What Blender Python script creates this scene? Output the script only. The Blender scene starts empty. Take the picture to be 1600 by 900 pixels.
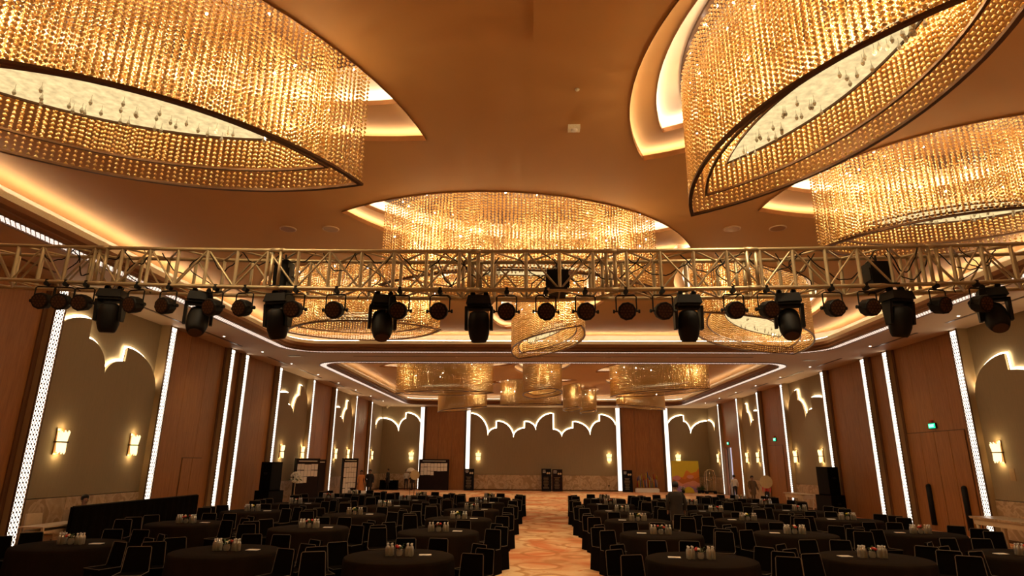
import bpy, bmesh, math, random
import numpy as np
from math import sin, cos, pi, radians, sqrt, hypot, atan2
from mathutils import Vector, Matrix, geometry
random.seed(7); RNG = np.random.default_rng(7)
S = bpy.context.scene; COL = S.collection
D = bpy.data

# ------------------------------------------------------------------ camera
F_PX, PITCH, YAW, ROLL, EYE = 955.3, radians(15.88), radians(2.07), radians(.51), 2.3
cam = D.cameras.new('camera'); camo = D.objects.new('camera', cam); COL.objects.link(camo)
cam.sensor_width = 36; cam.lens = F_PX / 1600 * 36; cam.clip_end = 200
_f = Vector((-sin(YAW) * cos(PITCH), cos(YAW) * cos(PITCH), sin(PITCH)))
_r = Vector((cos(YAW), sin(YAW), 0)); _u = _r.cross(_f)
_rt = cos(ROLL) * _r + sin(ROLL) * _u; _up = -sin(ROLL) * _r + cos(ROLL) * _u
camo.matrix_world = Matrix(((_rt.x, _up.x, -_f.x, 0), (_rt.y, _up.y, -_f.y, 0), (_rt.z, _up.z, -_f.z, EYE), (0, 0, 0, 1)))
S.camera = camo
# ------------------------------------------------------------------ world, exposure
w = D.worlds.new('world'); S.world = w; w.use_nodes = True
w.node_tree.nodes['Background'].inputs[0].default_value = (1, .72, .45, 1)
w.node_tree.nodes['Background'].inputs[1].default_value = .03
S.view_settings.view_transform = 'Standard'; S.view_settings.look = 'None'
S.view_settings.exposure = 0.68; S.view_settings.gamma = 1; S.view_settings.use_curve_mapping = False
S.cycles.max_bounces = 6; S.cycles.diffuse_bounces = 3; S.cycles.glossy_bounces = 3
S.cycles.transmission_bounces = 4; S.cycles.transparent_max_bounces = 8
S.cycles.caustics_reflective = False; S.cycles.caustics_refractive = False
S.cycles.sample_clamp_indirect = 4; S.cycles.use_denoising = True
P_CHAND = 36.0      # watts of each bulb inside the chandeliers
E_DIFF = .60        # chandelier diffusers
E_COVE = 23.0        # coffer cove strips
E_REC = 9.0         # leaf recess strips
E_STRIP = 2.4       # lattice light columns
E_LINE = 10.0        # scalloped line lights
P_SCONCE = 3.6
P_DOWN = 190.0      # added fill spots under each diffuser, to brighten the floor

# ------------------------------------------------------------------ materials
def nt(name):
    m = D.materials.new(name); m.use_nodes = True; t = m.node_tree
    return m, t, t.nodes['Principled BSDF']
def N(t, k, **kw):
    n = t.nodes.new(k)
    for a, b in kw.items(): setattr(n, a, b)
    return n
def plain(name, c, rough=.6, metal=0., noise=.12, scale=6., bump=0., spec=.5, obj_coords=True):
    m, t, p = nt(name)
    p.inputs['Roughness'].default_value = rough; p.inputs['Metallic'].default_value = metal
    p.inputs['Specular IOR Level'].default_value = spec
    tc = N(t, 'ShaderNodeTexCoord'); n = N(t, 'ShaderNodeTexNoise'); n.inputs['Scale'].default_value = scale; n.inputs['Detail'].default_value = 3
    t.links.new(tc.outputs['Object'], n.inputs['Vector'])
    mx = N(t, 'ShaderNodeMixRGB'); mx.inputs[1].default_value = (*[v * (1 - noise) for v in c], 1); mx.inputs[2].default_value = (*[min(1, v * (1 + noise)) for v in c], 1)
    t.links.new(n.outputs['Fac'], mx.inputs[0]); t.links.new(mx.outputs[0], p.inputs['Base Color'])
    if bump:
        b = N(t, 'ShaderNodeBump'); b.inputs['Strength'].default_value = bump; b.inputs['Distance'].default_value = .01
        t.links.new(n.outputs['Fac'], b.inputs['Height']); t.links.new(b.outputs[0], p.inputs['Normal'])
    return m
def glow(name, c, s):
    m = D.materials.new(name); m.use_nodes = True; t = m.node_tree; t.nodes.clear()
    e = N(t, 'ShaderNodeEmission'); e.inputs[0].default_value = (*c, 1); e.inputs[1].default_value = s
    o = N(t, 'ShaderNodeOutputMaterial'); t.links.new(e.outputs[0], o.inputs[0]); return m
M = {}
M['plaster'] = plain('ceiling_plaster', (.51, .275, .092), .75, noise=.03, scale=2)
M['soffit'] = plain('soffit_plaster', (.60, .42, .27), .7, noise=.04, scale=2)
M['cream'] = plain('recess_plaster', (.86, .72, .54), .7, noise=.03, scale=3)
M['bronze'] = plain('dark_bronze', (.10, .045, .018), .35, .6, .2, 12)
M['rim'] = plain('bronze_rim', (.34, .16, .06), .35, .5, .2, 8)
M['mould'] = plain('walnut_mould', (.14, .05, .02), .35, 0, .25, 5)
M['lip'] = plain('beaded_lip', (.90, .78, .62), .4, 0, .25, 60, .6)
M['black'] = plain('black_fabric', (.004, .003, .0022), .95, 0, .3, 9, 0, .04)
M['cloth'] = plain('black_tablecloth', (.015, .0095, .006), .95, 0, .2, 7, 0, .04)
M['cover'] = plain('black_chair_cover', (.0050, .0034, .0024), .95, 0, .2, 9, 0, .04)
M['piping'] = plain('grey_piping', (.17, .13, .09), .7, 0, .1, 20)
M['gear'] = plain('black_metal', (.005, .0042, .0038), .6, 0, .2, 9, 0, .18)
M['lensd'] = plain('dark_lens', (.035, .014, .007), .5, 0, .5, 60, 0, .2)
M['alu'] = plain('truss_aluminium', (.42, .34, .21), .42, .6, .12, 5)
M['chrome'] = plain('polished_brass', (.85, .75, .55), .2, .9, .05, 3)
M['marble'] = None
M['white'] = plain('white_paper', (.8, .74, .66), .7, 0, .04, 20)
M['cap'] = plain('white_cap', (.85, .82, .78), .4, 0, .02, 20)
M['skin'] = plain('skin', (.34, .18, .11), .6, 0, .08, 8)
M['hair'] = plain('black_hair', (.012, .009, .008), .6, 0, .2, 30)
M['suit'] = plain('dark_suit', (.018, .015, .015), .85, 0, .15, 12)
M['coat'] = plain('dark_brown_coat', (.030, .020, .016), .9, 0, .2, 10)
M['brownsuit'] = plain('brown_suit', (.13, .075, .035), .85, 0, .15, 12)
M['shirt'] = plain('pale_shirt', (.62, .55, .47), .8, 0, .06, 12)
M['orangedress'] = plain('orange_dress', (.75, .30, .10), .8, 0, .1, 12)
M['khaki'] = plain('khaki_cloth', (.30, .21, .12), .8, 0, .1, 12)
M['red'] = plain('red_petals', (.55, .03, .02), .6, 0, .2, 30)
M['petal'] = plain('white_petals', (.85, .78, .62), .6, 0, .1, 30)
M['leafg'] = plain('green_leaves', (.05, .11, .03), .6, 0, .3, 30)
M['yellow'] = plain('yellow_paint', (.80, .62, .03), .6, 0, .05, 4)
M['beige'] = plain('beige_upholstery', (.60, .46, .30), .8, 0, .1, 14)
M['board'] = plain('dark_board', (.020, .012, .012), .8, 0, .25, 3, 0, .08)
M['navy'] = plain('navy_banner', (.010, .010, .013), .8, 0, .3, 4, 0, .08)
M['disc'] = plain('cream_disc', (.55, .42, .22), .6, 0, .1, 8)
M['tower'] = M['gear']
M['canopy'] = plain('canopy_metal', (.075, .032, .012), .45, .3, .2, 6)
def diffuser():
    m = glow('diffuser_glow', (1, .72, .34), E_DIFF); t = m.node_tree; e = [n for n in t.nodes if n.type == 'EMISSION'][0]
    tc = N(t, 'ShaderNodeTexCoord'); n = N(t, 'ShaderNodeTexNoise'); n.inputs['Scale'].default_value = 11; n.inputs['Detail'].default_value = 4; t.links.new(tc.outputs['Object'], n.inputs['Vector'])
    r = N(t, 'ShaderNodeMapRange'); r.inputs[1].default_value = .3; r.inputs[2].default_value = .7; r.inputs[3].default_value = E_DIFF * .82; r.inputs[4].default_value = E_DIFF * 1.35
    t.links.new(n.outputs['Fac'], r.inputs[0]); t.links.new(r.outputs[0], e.inputs[1]); return m
M['diffuser'] = diffuser()
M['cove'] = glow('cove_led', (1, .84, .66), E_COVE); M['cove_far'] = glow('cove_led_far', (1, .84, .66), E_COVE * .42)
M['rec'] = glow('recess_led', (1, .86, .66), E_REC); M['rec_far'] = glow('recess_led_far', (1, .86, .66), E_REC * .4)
M['strip'] = glow('column_light', (1, .86, .70), E_STRIP)
M['ringl'] = glow('soffit_strip_light', (1, .80, .66), 1.35)
M['line'] = glow('line_led', (1, .80, .48), E_LINE)
M['sconce'] = glow('sconce_glass_lit', (1, .74, .30), 1.7)
M['exit'] = glow('exit_sign_green', (.02, .75, .30), 1.2)
M['exitw'] = glow('exit_sign_letters', (.6, 1, .8), 1.6)
M['down'] = glow('downlight_lamp', (1, .88, .75), 8)
M['bulb'] = glow('bulb', (1, .9, .75), 30)
M['day'] = glow('daylight_corridor', (.70, .62, .74), .55)

def wood(name, c1, c2, sc):
    m, t, p = nt(name); p.inputs['Roughness'].default_value = .42
    tc = N(t, 'ShaderNodeTexCoord'); mp = N(t, 'ShaderNodeMapping'); mp.inputs['Scale'].default_value = sc
    n = N(t, 'ShaderNodeTexNoise'); n.inputs['Scale'].default_value = 3; n.inputs['Detail'].default_value = 6; n.inputs['Distortion'].default_value = .6
    r = N(t, 'ShaderNodeValToRGB'); r.color_ramp.elements[0].color = (*c1, 1); r.color_ramp.elements[1].color = (*c2, 1)
    r.color_ramp.elements[0].position = .32; r.color_ramp.elements[1].position = .7
    t.links.new(tc.outputs['Object'], mp.inputs[0]); t.links.new(mp.outputs[0], n.inputs['Vector'])
    t.links.new(n.outputs['Fac'], r.inputs[0]); t.links.new(r.outputs[0], p.inputs['Base Color']); return m
M['wood'] = wood('veneer', (.27, .10, .021), (.38, .152, .036), (6, 6, .5))
M['wooddark'] = wood('veneer_dark', (.12, .05, .018), (.19, .08, .028), (8, 8, .6))
M['returnm'] = plain('tan_return', (.38, .25, .12), .6, 0, .08, 3)

def fabric(name, c):
    m, t, p = nt(name); p.inputs['Roughness'].default_value = .85
    tc = N(t, 'ShaderNodeTexCoord'); mp = N(t, 'ShaderNodeMapping'); mp.inputs['Scale'].default_value = (10, 10, .35)
    n = N(t, 'ShaderNodeTexNoise'); n.inputs['Scale'].default_value = 6; n.inputs['Detail'].default_value = 4
    mx = N(t, 'ShaderNodeMixRGB'); mx.inputs[1].default_value = (*[v * .82 for v in c], 1); mx.inputs[2].default_value = (*[v * 1.15 for v in c], 1)
    t.links.new(tc.outputs['Object'], mp.inputs[0]); t.links.new(mp.outputs[0], n.inputs['Vector']); t.links.new(n.outputs['Fac'], mx.inputs[0])
    t.links.new(mx.outputs[0], p.inputs['Base Color']); return m
M['fabric'] = fabric('wall_fabric', (.31, .235, .14))

def marble():
    m, t, p = nt('tan_marble'); p.inputs['Roughness'].default_value = .3
    tc = N(t, 'ShaderNodeTexCoord'); n = N(t, 'ShaderNodeTexNoise'); n.inputs['Scale'].default_value = 1.4; n.inputs['Detail'].default_value = 8; n.inputs['Distortion'].default_value = 2.2
    r = N(t, 'ShaderNodeValToRGB'); e = r.color_ramp.elements; e[0].color = (.42, .29, .17, 1); e[0].position = .35; e[1].color = (.36, .24, .13, 1); e[1].position = .62
    x = e.new(.5); x.color = (.58, .43, .28, 1); x = e.new(.53); x.color = (.40, .27, .16, 1)
    t.links.new(tc.outputs['Object'], n.inputs['Vector']); t.links.new(n.outputs['Fac'], r.inputs[0]); t.links.new(r.outputs[0], p.inputs['Base Color']); return m
M['marble'] = marble()

def carpet():
    m, t, p = nt('patterned_carpet'); p.inputs['Roughness'].default_value = .95; p.inputs['Specular IOR Level'].default_value = .1
    L = t.links.new
    tc = N(t, 'ShaderNodeTexCoord'); wn = N(t, 'ShaderNodeTexNoise'); wn.inputs['Scale'].default_value = .8; wn.inputs['Detail'].default_value = 3
    L(tc.outputs['Object'], wn.inputs['Vector'])
    ad = N(t, 'ShaderNodeMixRGB', blend_type='ADD'); ad.inputs[0].default_value = .35; L(tc.outputs['Object'], ad.inputs[1]); L(wn.outputs['Color'], ad.inputs[2])
    v = N(t, 'ShaderNodeTexVoronoi', feature='F1'); v.inputs['Scale'].default_value = .95; v.inputs['Randomness'].default_value = .75; L(ad.outputs[0], v.inputs['Vector'])
    vr = N(t, 'ShaderNodeValToRGB'); e = vr.color_ramp.elements; e[0].position = .40; e[0].color = (0, 0, 0, 1); e[1].position = .56; e[1].color = (.25, .25, .25, 1); x_ = e.new(.44); x_.color = (1, 1, 1, 1); x_ = e.new(.50); x_.color = (1, 1, 1, 1); L(v.outputs['Distance'], vr.inputs[0])
    big = N(t, 'ShaderNodeTexNoise'); big.inputs['Scale'].default_value = .42; big.inputs['Detail'].default_value = 5; big.inputs['Distortion'].default_value = 1.5; L(tc.outputs['Object'], big.inputs['Vector'])
    br = N(t, 'ShaderNodeValToRGB'); e = br.color_ramp.elements; e[0].position = .44; e[0].color = (0, 0, 0, 1); e[1].position = .62; e[1].color = (1, 1, 1, 1); L(big.outputs['Fac'], br.inputs[0])
    c1 = N(t, 'ShaderNodeMixRGB'); c1.inputs[1].default_value = (.82, .58, .33, 1); c1.inputs[2].default_value = (.62, .14, .035, 1)
    fine = N(t, 'ShaderNodeTexNoise'); fine.inputs['Scale'].default_value = 2.6; fine.inputs['Detail'].default_value = 6; fine.inputs['Distortion'].default_value = 3; L(tc.outputs['Object'], fine.inputs['Vector'])
    fr = N(t, 'ShaderNodeValToRGB'); e = fr.color_ramp.elements; e[0].position = .55; e[0].color = (0, 0, 0, 1); e[1].position = .72; e[1].color = (.85, .85, .85, 1); L(fine.outputs['Fac'], fr.inputs[0])
    mxm = N(t, 'ShaderNodeMath', operation='MULTIPLY'); L(br.outputs[0], mxm.inputs[0]); mxm.inputs[1].default_value = .8
    mx2 = N(t, 'ShaderNodeMath', operation='MAXIMUM'); L(mxm.outputs[0], mx2.inputs[0]); L(fr.outputs[0], mx2.inputs[1]); L(mx2.outputs[0], c1.inputs[0])
    c2 = N(t, 'ShaderNodeMixRGB'); L(c1.outputs[0], c2.inputs[1]); c2.inputs[2].default_value = (.46, .18, .06, 1)
    mm = N(t, 'ShaderNodeMath', operation='MULTIPLY'); L(vr.outputs[0], mm.inputs[0]); mm.inputs[1].default_value = .7; L(mm.outputs[0], c2.inputs[0])
    L(c2.outputs[0], p.inputs['Base Color']); return m
M['carpet'] = carpet()

def crystal():
    m = D.materials.new('amber_crystal'); m.use_nodes = True; t = m.node_tree; t.nodes.clear(); L = t.links.new
    g = N(t, 'ShaderNodeBsdfGlossy'); g.inputs['Color'].default_value = (1, .86, .60, 1); g.inputs['Roughness'].default_value = .07
    tr = N(t, 'ShaderNodeBsdfTranslucent'); tr.inputs['Color'].default_value = (.98, .66, .22, 1)
    di = N(t, 'ShaderNodeBsdfDiffuse'); di.inputs['Color'].default_value = (.90, .58, .20, 1)
    a = N(t, 'ShaderNodeMixShader'); a.inputs[0].default_value = .3; L(tr.outputs[0], a.inputs[1]); L(di.outputs[0], a.inputs[2])
    b = N(t, 'ShaderNodeMixShader'); b.inputs[0].default_value = .42; L(a.outputs[0], b.inputs[1]); L(g.outputs[0], b.inputs[2])
    o = N(t, 'ShaderNodeOutputMaterial'); L(b.outputs[0], o.inputs[0]); return m
M['crystal'] = crystal()
def bottleglass():
    m = D.materials.new('clear_bottle'); m.use_nodes = True; t = m.node_tree; t.nodes.clear(); L = t.links.new
    g = N(t, 'ShaderNodeBsdfGlossy'); g.inputs['Color'].default_value = (1, 1, 1, 1); g.inputs['Roughness'].default_value = .15
    tr = N(t, 'ShaderNodeBsdfTranslucent'); tr.inputs['Color'].default_value = (.75, .68, .55, 1)
    tp = N(t, 'ShaderNodeBsdfTransparent'); tp.inputs['Color'].default_value = (.9, .88, .8, 1)
    a = N(t, 'ShaderNodeMixShader'); a.inputs[0].default_value = .35; L(tr.outputs[0], a.inputs[1]); L(tp.outputs[0], a.inputs[2])
    b = N(t, 'ShaderNodeMixShader'); b.inputs[0].default_value = .35; L(a.outputs[0], b.inputs[1]); L(g.outputs[0], b.inputs[2])
    o = N(t, 'ShaderNodeOutputMaterial'); L(b.outputs[0], o.inputs[0]); return m
M['bottle'] = bottleglass()

# ------------------------------------------------------------------ mesh helpers
class MB:
    def __init__(s): s.v = []; s.f = []; s.mi = []; s.cur = 0
    def add(s, v, f):
        n = len(s.v); s.v += [tuple(p) for p in v]; s.f += [tuple(i + n for i in q) for q in f]; s.mi += [s.cur] * len(f); return s
    def box(s, c, d, rz=0, rx=0, taper=1.):
        hx, hy, hz = d[0] / 2, d[1] / 2, d[2] / 2; v = []
        for sz in (-1, 1):
            k = taper if sz > 0 else 1
            for sx, sy in ((-1, -1), (1, -1), (1, 1), (-1, 1)): v.append(Vector((sx * hx * k, sy * hy * k, sz * hz)))
        R = Matrix.Rotation(rz, 3, 'Z') @ Matrix.Rotation(rx, 3, 'X')
        v = [R @ p + Vector(c) for p in v]
        return s.add(v, [(3, 2, 1, 0), (4, 5, 6, 7), (0, 1, 5, 4), (1, 2, 6, 5), (2, 3, 7, 6), (3, 0, 4, 7)])
    def cyl(s, p0, p1, r0, r1=None, n=10, caps=True):
        p0 = Vector(p0); p1 = Vector(p1); r1 = r0 if r1 is None else r1
        d = (p1 - p0).normalized(); a = d.orthogonal().normalized(); b = d.cross(a); v = []
        for p, r in ((p0, r0), (p1, r1)):
            for k in range(n): t = 2 * pi * k / n; v.append(p + (a * cos(t) + b * sin(t)) * r)
        f = [(k, (k + 1) % n, n + (k + 1) % n, n + k) for k in range(n)]
        if caps: f += [tuple(range(n - 1, -1, -1)), tuple(range(n, 2 * n))]
        return s.add(v, f)
    def tube(s, pts, r, n=6, closed=False):
        pts = [Vector(p) for p in pts]; m = len(pts); v = []
        a = None
        for i, p in enumerate(pts):
            if closed: d = (pts[(i + 1) % m] - pts[i - 1])
            else: d = pts[min(i + 1, m - 1)] - pts[max(i - 1, 0)]
            d.normalize()
            if a is None: a = d.orthogonal().normalized()
            a = (a - d * a.dot(d));
            if a.length < 1e-4: a = d.orthogonal()
            a.normalize(); b = d.cross(a)
            for k in range(n): t = 2 * pi * k / n; v.append(p + (a * cos(t) + b * sin(t)) * r)
        f = []
        for i in range(m if closed else m - 1):
            j = (i + 1) % m
            for k in range(n): f.append((i * n + k, i * n + (k + 1) % n, j * n + (k + 1) % n, j * n + k))
        return s.add(v, f)
    def lathe(s, prof, n=12, c=(0, 0, 0)):
        v = []; m = len(prof)
        for r, z in prof:
            for k in range(n): t = 2 * pi * k / n; v.append((c[0] + r * cos(t), c[1] + r * sin(t), c[2] + z))
        f = [(i * n + k, i * n + (k + 1) % n, (i + 1) * n + (k + 1) % n, (i + 1) * n + k) for i in range(m - 1) for k in range(n)]
        f += [tuple(range(n - 1, -1, -1)), tuple((m - 1) * n + k for k in range(n))]
        return s.add(v, f)
    def ball(s, c, r, n=8, m=5, sz=1.):
        return s.lathe([(max(.001, r * sin(pi * i / m)), -r * sz * cos(pi * i / m)) for i in range(m + 1)], n, c)
    def prism(s, poly, z0, z1, tf=None):
        n = len(poly); v = [(p[0], p[1], z0) for p in poly] + [(p[0], p[1], z1) for p in poly]
        if tf: v = [tf(*p) for p in v]
        return s.add(v, [tuple(range(n - 1, -1, -1)), tuple(range(n, 2 * n))] + [(k, (k + 1) % n, n + (k + 1) % n, n + k) for k in range(n)])
    def build(s, name, mat, parent=None, smooth=False, loc=None, rz=0, kind=None):
        me = D.meshes.new(name); me.from_pydata(s.v, [], s.f)
        for q in (mat if isinstance(mat, (list, tuple)) else [mat]): me.materials.append(M[q] if isinstance(q, str) else q)
        if any(s.mi): me.polygons.foreach_set('material_index', s.mi)
        if smooth: me.polygons.foreach_set('use_smooth', [True] * len(s.f))
        me.update()
        return link(name, me, parent, loc, rz, kind)
def link(name, data, parent=None, loc=None, rz=0, kind=None):
    o = D.objects.new(name, data); COL.objects.link(o)
    if parent is not None: o.parent = parent
    if loc is not None: o.location = loc
    o.rotation_euler = (0, 0, rz)
    if kind: o['kind'] = kind
    return o
def empty(name, loc=(0, 0, 0), rz=0):
    o = link(name, None, None, loc, rz); o.empty_display_size = .1; return o
def tag(o, label, cat, group=None):
    o['label'] = label; o['category'] = cat
    if group: o['group'] = group
    return o
def thing(name, label, cat, loc=(0, 0, 0), rz=0, group=None): return tag(empty(name, loc, rz), label, cat, group)
def struct(o): o['kind'] = 'structure'; return o
def copy_tree(o, parent=None):
    c = o.copy(); COL.objects.link(c)
    if parent is not None: c.parent = parent
    for ch in list(CH.get(o.name, ())) : copy_tree(ch, c)
    return c
CH = {}
def reg(root):      # remember children so that copies can be made in a loop
    def walk(o):
        CH[o.name] = [k for k in KIDS if k.parent == o]
        for k in CH[o.name]: walk(k)
    KIDS = [k for k in D.objects if k.parent is not None]; walk(root)
def mesh_np(name, V, F, mat, parent=None, kind=None, smooth=False):
    me = D.meshes.new(name); k = F.shape[1]
    me.vertices.add(len(V)); me.vertices.foreach_set('co', np.ascontiguousarray(V, dtype=np.float32).ravel())
    me.loops.add(F.size); me.loops.foreach_set('vertex_index', np.ascontiguousarray(F, dtype=np.int32).ravel())
    me.polygons.add(len(F)); me.polygons.foreach_set('loop_start', np.arange(0, F.size, k, dtype=np.int32))
    me.update(calc_edges=True); me.materials.append(M[mat])
    if smooth: me.polygons.foreach_set('use_smooth', [True] * len(F))
    return link(name, me, parent, kind=kind)
ORD = ['first', 'second', 'third', 'fourth', 'fifth', 'sixth', 'seventh', 'eighth', 'ninth', 'tenth', 'eleventh', 'twelfth', 'thirteenth', 'fourteenth', 'fifteenth', 'sixteenth', 'seventeenth', 'eighteenth', 'nineteenth', 'twentieth', 'twenty-first', 'twenty-second', 'twenty-third', 'twenty-fourth', 'twenty-fifth', 'twenty-sixth', 'twenty-seventh', 'twenty-eighth']

def planar(outer, holes, z, name, mat, parent=None, flip=True):
    loops = [outer] + holes; co = []; ed = []
    for lp in loops:
        n0 = len(co); co += [Vector((p[0], p[1])) for p in lp]; ed += [(n0 + k, n0 + (k + 1) % len(lp)) for k in range(len(lp))]
    vs, es, fs, *_ = geometry.delaunay_2d_cdt(co, ed, [], 0, 1e-5)
    def inside(pt, poly):
        c = False; n = len(poly); j = n - 1
        for i in range(n):
            a, b = poly[i], poly[j]
            if (a[1] > pt[1]) != (b[1] > pt[1]) and pt[0] < (b[0] - a[0]) * (pt[1] - a[1]) / (b[1] - a[1]) + a[0]: c = not c
            j = i
        return c
    F = []
    for f in fs:
        c = sum((vs[i] for i in f), Vector((0, 0))) / len(f)
        if inside(c, outer) and not any(inside(c, h) for h in holes): F.append(tuple(reversed(f)) if flip else tuple(f))
    b = MB(); b.add([(v.x, v.y, z) for v in vs], F)
    return b.build(name, mat, parent)

# ------------------------------------------------------------------ room numbers
XL, XR, YB, YF, HS, HC = -12.87, 14.62, 53.7, -7.0, 6.88, 7.68
# ------------------------------------------------------------------ floor, base shell
fl = MB(); fl.box(((XL + XR) / 2, (YB + YF) / 2, -.1), (XR - XL + 2, YB - YF + 2, .2)); struct(fl.build('floor', 'carpet'))
stg = MB(); stg.box(((XL + XR) / 2, -3.2, .3), (16, 7, .6)); so = stg.build('stage_platform', 'black'); tag(so, 'low black stage platform under the camera', 'platform')

def roundrect(x0, x1, y0, y1, r, n=10, off=0):
    x0 -= off; x1 += off; y0 -= off; y1 += off; r = max(.05, r + off); P = []
    for cx, cy, a0 in ((x1 - r, y1 - r, 0), (x0 + r, y1 - r, 90), (x0 + r, y0 + r, 180), (x1 - r, y0 + r, 270)):
        for k in range(n + 1): t = radians(a0 + 90 * k / n); P.append((cx + r * cos(t), cy + r * sin(t)))
    return P
COFF = [(-10.36, 12.0, 1.0, 26.0), (-10.36, 12.0, 29.25, 51.4)]
RR = 1.25
ceil = planar([(XL - .6, YF - .5), (XR + .6, YF - .5), (XR + .6, YB + .5), (XL - .6, YB + .5)], [roundrect(*c, RR) for c in COFF], HS, 'ceiling', 'soffit'); struct(ceil)

def band(P, z0, z1, Q=None):       # vertical (or sloping) band between outline P at z0 and Q at z1
    Q = Q or P; n = len(P); b = MB()
    b.add([(p[0], p[1], z0) for p in P] + [(p[0], p[1], z1) for p in Q], [(k, (k + 1) % n, n + (k + 1) % n, n + k) for k in range(n)]); return b
def flat(P, Q, z):
    n = len(P); b = MB(); b.add([(p[0], p[1], z) for p in P] + [(p[0], p[1], z) for p in Q], [(k, (k + 1) % n, n + (k + 1) % n, n + k) for k in range(n)]); return b

def resample(P, step):
    out = []; n = len(P); seg = [hypot(P[(i + 1) % n][0] - P[i][0], P[(i + 1) % n][1] - P[i][1]) for i in range(n)]
    tot = sum(seg); m = max(3, int(round(tot / step))); i = 0; acc = 0
    for k in range(m):
        t = tot * k / m
        while acc + seg[i] < t and i < n - 1: acc += seg[i]; i += 1
        u = (t - acc) / max(seg[i], 1e-9); a = P[i]; b = P[(i + 1) % n]
        dx, dy = (b[0] - a[0]) / max(seg[i], 1e-9), (b[1] - a[1]) / max(seg[i], 1e-9)
        out.append((a[0] + (b[0] - a[0]) * u, a[1] + (b[1] - a[1]) * u, dx, dy))
    return out

for ci, c in enumerate(COFF):
    P0 = roundrect(*c, RR)
    # lattice light ring on the soffit edge
    a, bb = roundrect(*c, RR, off=.03), roundrect(*c, RR, off=.33)
    flat(a, bb, HS - .012).build('soffit_light_band', 'ringl', ceil)
    V = []; F = []
    for (x, y, dx, dy) in resample(roundrect(*c, RR, off=.18), .13 if ci == 0 else .2):
        nx, ny = dy, -dx
        st = .065 if ci == 0 else .1
        for r in (-.10, 0, .10):
            cx, cy = x + nx * r, y + ny * r
            for sg in (1, -1):
                ux, uy = (dx * st + nx * .05 * sg), (dy * st + ny * .05 * sg); wl = hypot(ux, uy); px, py = -uy / wl * .007, ux / wl * .007
                n0 = len(V)
                for z in (HS - .019, HS - .014):
                    V += [(cx - ux - px, cy - uy - py, z), (cx + ux - px, cy + uy - py, z), (cx + ux + px, cy + uy + py, z), (cx - ux + px, cy - uy + py, z)]
                F += [(n0, n0 + 1, n0 + 2, n0 + 3), (n0 + 4, n0 + 7, n0 + 6, n0 + 5), (n0, n0 + 4, n0 + 5, n0 + 1), (n0 + 3, n0 + 2, n0 + 6, n0 + 7)]
            n0 = len(V); k = .02
            V += [(cx - dx * k, cy - dy * k, HS - .021), (cx + nx * k, cy + ny * k, HS - .021), (cx + dx * k, cy + dy * k, HS - .021), (cx - nx * k, cy - ny * k, HS - .021)]
            F += [(n0, n0 + 1, n0 + 2, n0 + 3)]
    mesh_np('soffit_lattice', np.array(V), np.array(F), 'rim', ceil, 'stuff')
    for off in (.0, .35):
        b = band(roundrect(*c, RR, off=off), HS - .035, HS + .001); b2 = flat(roundrect(*c, RR, off=off), roundrect(*c, RR, off=off + .025), HS - .035); b.add(b2.v, b2.f); b.build('band_edging', 'bronze', ceil)
    # walnut mould, beaded lip, trough, cove light, closing wall
    b = MB(); prof = [(0, HS - .0), (.03, HS + .05), (0, HS + .10), (.05, HS + .17), (.02, HS + .30)]
    for (o0, z0), (o1, z1) in zip(prof, prof[1:]):
        q = band(roundrect(*c, RR, off=-o0), z0, z1, roundrect(*c, RR, off=-o1)); b.add(q.v, q.f)
    b.build('crown_mould', 'mould', ceil)
    b = band(roundrect(*c, RR, off=-.02), HS + .30, HS + .44); q = flat(roundrect(*c, RR, off=-.02), roundrect(*c, RR, off=.5), HS + .44); b.add(q.v, q.f); b.build('cove_lip', 'lip', ceil)
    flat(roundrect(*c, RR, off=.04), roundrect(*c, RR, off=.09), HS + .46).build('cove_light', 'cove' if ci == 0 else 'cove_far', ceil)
    band(roundrect(*c, RR, off=.55), HS + .3, HC + .02).build('cove_wall', 'cream', ceil)

# ------------------------------------------------------------------ leaf outlines
def leaf(t1, t2, wl, wr=None, n=26, ex=0., exl=None):
    wr = wl if wr is None else wr
    t1 = Vector(t1); t2 = Vector(t2); u = (t2 - t1).normalized(); exl = ex * 1.7 if exl is None else exl
    t1 = t1 - u * exl; t2 = t2 + u * exl; wl += ex; wr += ex
    c = (t1 + t2) / 2; a = (t2 - t1).length / 2; nr = Vector((-u.y, u.x)); out = []
    for sg, ww in ((1, wl), (-1, wr)):
        R = (a * a + ww * ww) / (2 * ww)
        for k in range(n):
            s = (-a + 2 * a * k / n) * sg
            h = sqrt(max(0, R * R - s * s)) - (R - ww); p = c + u * s + nr * (h * sg); out.append((p.x, p.y))
    return out
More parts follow.
